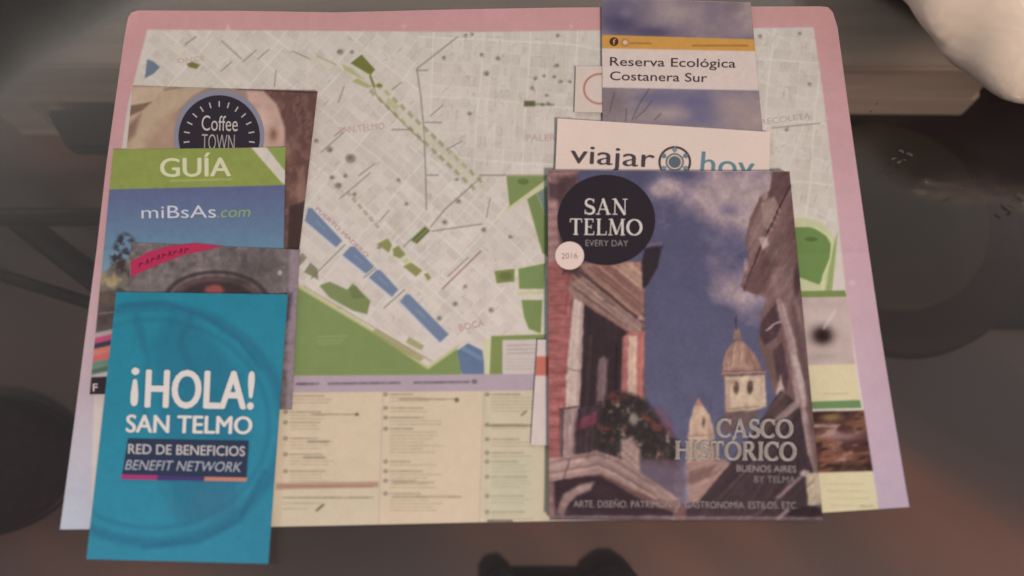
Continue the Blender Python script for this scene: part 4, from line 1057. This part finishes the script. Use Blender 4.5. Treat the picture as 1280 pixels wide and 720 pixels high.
# left house
S.poly([(665, 205), (722, 205), (716, 300), (730, 330), (806, 326), (806, 520), (800, 590), (858, 632), (858, 665), (665, 665)], (112, 78, 74), 1, 3)
S.poly([(665, 205), (700, 205), (722, 226), (712, 250), (704, 300), (700, 345), (665, 345)], (150, 110, 106), 1, 4)
for i in range(12): S.line([(686, 250 + 6 * i), (702 + (i % 3) * 2, 249 + 6 * i)], 2, (180, 140, 132) if i % 2 else (112, 80, 78), .5, 3)
S.poly([(684, 212), (726, 212), (718, 226), (690, 228)], (126, 90, 88), .9, 3); S.line([(690, 218), (716, 216)], 2, (160, 124, 116), .7, 3); S.poly([(685, 228), (712, 228), (700, 250), (686, 248)], (64, 46, 50), .8, 5)
BRK = (152, 90, 86)
S.poly([(665, 328), (716, 326), (712, 420), (706, 520), (702, 600), (665, 600)], BRK, 1, 3)
for i in range(26): S.line([(680, 340 + 8.4 * i), (714, 339 + 8.4 * i)], 1.5, (126, 60, 60) if i % 2 else (178, 108, 100), .6, 3)
for i in range(60): S.blob(686 + (i * 53) % 26, 335 + (i * 97) % 200, 4, 2.2, (182, 118, 108) if i % 3 else (120, 56, 58), .35)
S.line([(712, 336), (707, 392)], 3, (122, 66, 64), .7, 3)
S.poly([(718, 368), (732, 376), (728, 440), (724, 520), (706, 520), (710, 440), (716, 385)], (194, 166, 154), 1, 3); S.line([(728, 378), (722, 520)], 3, (160, 128, 120), .7, 3); S.line([(710, 461), (725, 464)], 2, (140, 104, 98), .7)
S.poly([(730, 374), (786, 412), (778, 440), (776, 520), (724, 520), (728, 440)], (54, 40, 44), 1, 3); S.poly([(748, 450), (754, 445), (760, 450), (757, 505), (745, 505)], (124, 98, 98), .9, 4); S.line([(738, 420), (734, 510)], 3, (74, 56, 58), .8, 3); S.line([(770, 430), (768, 510)], 3, (40, 30, 34), .8, 3); S.line([(732, 380), (784, 414)], 3, (110, 56, 58), .8, 2)
S.poly([(778, 422), (790, 412), (806, 414), (803, 500), (800, 512), (776, 512)], (164, 100, 94), 1, 3); S.poly([(786, 420), (796, 420), (795, 505), (784, 505)], (194, 164, 142), .9, 3); S.line([(803, 420), (801, 505)], 3, (190, 110, 100), .6, 3)
S.poly([(708, 360), (716, 352), (730, 345), (802, 404), (802, 416), (784, 414), (728, 378), (716, 372)], (140, 108, 98), 1, 3)
S.poly([(722, 330), (760, 326), (800, 328), (806, 352), (803, 398), (790, 390), (745, 352)], (146, 108, 96), 1, 3)
S.poly([(738, 334), (762, 332), (804, 366), (803, 392), (778, 372)], (128, 88, 80), .9, 4); S.poly([(770, 334), (790, 328), (804, 344), (803, 366)], (170, 132, 114), .9, 4)
S.line([(726, 340), (802, 402)], 3.2, (70, 50, 50), .9, 2.5); S.line([(716, 344), (800, 412)], 2, (176, 142, 130), .7, 2.5); S.line([(735, 335), (800, 386)], 1.8, (92, 64, 60), .8, 2.5); S.line([(750, 334), (803, 378)], 1.5, (178, 140, 126), .6, 2.5); S.line([(718, 360), (784, 408)], 1.8, (100, 74, 70), .8, 2.5); S.line([(756, 376), (766, 382)], 3, (86, 64, 62), .6, 3)
S.poly([(806, 310), (828, 308), (822, 334), (810, 356), (803, 362), (802, 330)], (46, 36, 42), 1, 3); S.line([(808, 306), (826, 304)], 4, (120, 92, 100), .8, 3); S.oval(801, 398, 4, 3, (190, 160, 146), .7, 3)
# balcony, plants and lower cornice
S.poly([(700, 512), (775, 505), (776, 575), (700, 572)], (66, 50, 54), 1, 4); S.poly([(703, 512), (722, 508), (718, 545), (716, 580), (700, 580)], (166, 134, 126), .9, 4); S.poly([(722, 525), (750, 512), (752, 528), (720, 538)], (116, 58, 72), .9, 4)
m, sl = S.mask([(752, 498), (768, 488), (790, 492), (806, 500), (825, 520), (842, 545), (852, 560), (846, 585), (800, 580), (770, 578), (756, 560), (740, 570), (745, 530)], 7)
nz = vnoise(X[sl], Y[sl], 9, 91, 4, .65); nz2 = vnoise(X[sl], Y[sl], 14, 92, 3)
S.blend(m, (48, 40, 40), sl); S.blend(m * np.clip((nz - .5) * 5, 0, 1) * .8, (84, 70, 62), sl); S.blend(m * np.clip((nz2 - .6) * 8, 0, 1) * .75, (112, 60, 58), sl); S.blend(m * np.clip((nz - .66) * 9, 0, 1) * .8, (160, 136, 124), sl)
m, sl = S.mask([(818, 512), (826, 508), (838, 525), (846, 548), (836, 545)], 6); S.blend(m * .6, (116, 76, 88), sl)
for l in ([(700, 512), (772, 498)], [(704, 514), (702, 576)], [(724, 512), (722, 574)], [(738, 540), (737, 572)], [(730, 540), (729, 572)]): S.line(l, 1.8, (50, 36, 40), .85, 2)
S.poly([(776, 552), (790, 545), (800, 565), (800, 592), (778, 588)], (172, 138, 128), .9, 5); S.oval(792, 524, 5, 7, (170, 148, 138), .7, 4)
for i in range(30): S.blob(778 + (i * 41) % 24, 550 + (i * 29) % 40, 2, 2, (110, 76, 74) if i % 2 else (196, 166, 152), .5)
S.poly([(800, 572), (850, 576), (858, 600), (850, 632), (838, 618), (800, 592)], (104, 84, 92), .8, 6)
S.poly([(680, 574), (748, 564), (772, 572), (808, 596), (850, 624), (838, 628), (800, 616), (752, 592), (720, 596), (680, 604)], (154, 122, 114), 1, 3)
for d_, c in ((4, (108, 78, 76)), (10, (182, 150, 138)), (17, (112, 82, 80)), (22, (190, 158, 146))): S.line([(684, 574 + d_), (748, 564 + d_ * .9), (770, 572 + d_), (820, 604 + d_ * .9)], 1.8, c, .75, 2.5)
S.line([(712, 574), (704, 600)], 2, (86, 60, 62), .8)
S.poly([(680, 604), (720, 597), (750, 594), (800, 624), (846, 642), (840, 660), (680, 660)], (54, 38, 44), 1, 3); S.poly([(696, 640), (704, 618), (726, 606), (744, 602), (738, 612), (720, 620), (708, 634), (704, 646)], (158, 126, 118), .9, 4); S.poly([(680, 604), (692, 602), (694, 648), (680, 650)], (150, 112, 106), .8, 4)
S.line([(848, 630), (842, 648)], 3, (160, 130, 128), .7, 4)
S.poly([(676, 644), (1040, 646), (1040, 660), (676, 658)], (128, 104, 106), .55, 3); S.line([(690, 645.5), (1030, 648)], 1.2, (160, 134, 132), .5, 2)
ST = S.streaks
S.poly([(697, 222), (722, 220), (724, 345), (704, 342), (699, 300)], (70, 48, 50), .85, 6)
ST([(716, 344), (735, 332), (806, 328), (806, 416), (784, 414), (716, 372)], 38, 0.12, 70, 3.2, 1)
ST([(680, 330), (716, 328), (706, 600), (680, 600)], 2, 0.07, 14, 4, 2); ST([(706, 372), (732, 372), (724, 520), (704, 520)], 95, 0.04, 50, 3, 3)
ST([(726, 380), (786, 414), (778, 520), (722, 520)], 92, 0.11, 70, 4, 4); ST([(776, 418), (806, 414), (802, 512), (776, 512)], 90, 0.07, 50, 3, 5)
ST([(680, 574), (748, 562), (772, 572), (700, 606), (680, 606)], -9, 0.08, 60, 3, 6); ST([(752, 566), (772, 570), (850, 625), (838, 628), (760, 592)], 36, 0.09, 60, 3, 7)
ST([(680, 604), (750, 596), (846, 640), (840, 660), (680, 660)], 20, 0.11, 30, 5, 8)
ST([(967, 205), (990, 205), (1004, 380), (960, 380), (928, 364), (934, 300)], -62, 0.11, 60, 3.5, 9)
ST([(950, 370), (1004, 370), (1024, 640), (1000, 600), (970, 480)], 76, 0.11, 60, 4, 10)
ST([(840, 655), (868, 625), (975, 488), (1004, 506), (1020, 600), (1022, 655)], -48, 0.12, 60, 4, 11)
ST([(902, 466), (912, 432), (923, 422), (945, 440), (954, 466)], 84, 0.10, 14, 3, 12); ST([(906, 470), (956, 468), (958, 514), (908, 518)], 88, 0.04, 20, 4, 13); ST([(858, 500), (893, 500), (893, 585), (858, 585)], 86, 0.05, 20, 4, 14)
ST([(856, 576), (912, 574), (870, 632), (850, 632)], -25, 0.09, 30, 4, 15); ST([(700, 505), (776, 500), (776, 576), (700, 578)], 92, 0.13, 20, 3, 16)
for (x, y, w_, h_) in ((916, 478, 3, 4), (952, 480, 3, 12), (909, 500, 3, 8)): S.blob(x, y, w_, h_, (150, 116, 98), .5)
S.oval(920, 478, 4.6, 4, (150, 118, 98), .5, 2, 1.4); S.oval(937.5, 477, 5.2, 4, (150, 118, 98), .5, 2, 1.4)
S.line([(903, 467), (957, 465)], 1.5, (196, 166, 144), .7); S.line([(920, 428), (915, 462)], 1.4, (196, 160, 140), .6); S.line([(934, 434), (944, 462)], 1.4, (112, 78, 74), .6)
warm = np.clip((S.A[..., 0] - S.A[..., 2] + 2) / 14, 0, 1)          # the masonry, not the sky
for s_, a_, sd_ in ((5, .07, 97), (13, .06, 98), (40, .06, 99)): S.A *= (1 + a_ * warm * (vnoise(X, Y, s_, sd_, 2) - .5) * 2)[..., None]
S.rough(1.1, 7, 101); S.soften(1); S.blob(700, 640, 10, 6, (96, 74, 74), .5); S.grain(3, .05, 95, None, 2); S.grain(16, .05, 96, None, 3)
MQ = [(685, 212.5), (987, 214), (1029, 650.5), (686.5, 650)]
mg, o = leaflet('magazine', 'magazine with church tower and blue sky cover reading SAN TELMO, CASCO HISTÓRICO', 'magazine', MQ, ZM, 0.0027, S, bend=0.0005, lift=((1, 1, .004, .35), (1, 0, .0025, .3), (0, 1, .0015, .25)), layers=8, group=None)
Z0 = ZM + .00065
badge = disc('title_badge', 758, 275, 61, 56.5, Z0, ink_mat((43, 35, 41)), mg, o)
zt = Z0 + .00012; SV = (206, 190, 180)
serif('title_lettering', 'SAN', (730, 268), (786, 268.5), 20, zt, SV, badge, o, fat=-.01)
serif('title_lettering', 'TELMO', (712, 293.5), (804, 294.5), 20.5, zt, SV, badge, o, fat=-.01)
text('title_lettering', 'EVERY DAY', (732, 307.5), (785, 308), 8.2, zt, (150, 138, 136), badge, o, offset=-.012)
yb = disc('year_badge', 712, 319.5, 18, 17.5, zt, ink_mat((222, 192, 178)), mg, o)
text('year_lettering', '2016', (702, 323.5), (722, 323), 7.5, zt + .0001, (110, 92, 92), yb, o, offset=-.012)
up = (0.02, -1)
for s, bl, br, cap in (('CASCO', (896, 546.5), (992, 547.5), 23), ('HISTÓRICO', (843, 574), (996, 576), 23)):
    serif('heading_lettering', s, bl, br, cap, Z0, (62, 48, 50), mg, o, fat=.10)
    serif('heading_lettering', s, bl, br, cap, zt, (214, 198, 184), mg, o, fat=.01)
    serif('heading_lettering', s, bl, br, cap, zt + .0002, (136, 119, 113), mg, o, fat=-.06)
text('subtitle_lettering', 'BUENOS AIRES', (921, 589.5), (995, 590.5), 8.6, on_cover(.00022), (160, 142, 140), mg, o, offset=-.006)
text('subtitle_lettering', 'BY TELMA', (943, 603), (994, 603.5), 8.6, on_cover(.00022), (140, 122, 122), mg, o, offset=-.006)
text('subtitle_lettering', 'ARTE. DISEÑO. PATRIMONIO. GASTRONOMÍA. ESTILOS. ETC.', (717, 634), (997, 636), 9, on_cover(.00022), (156, 138, 134), mg, o, offset=-.008)
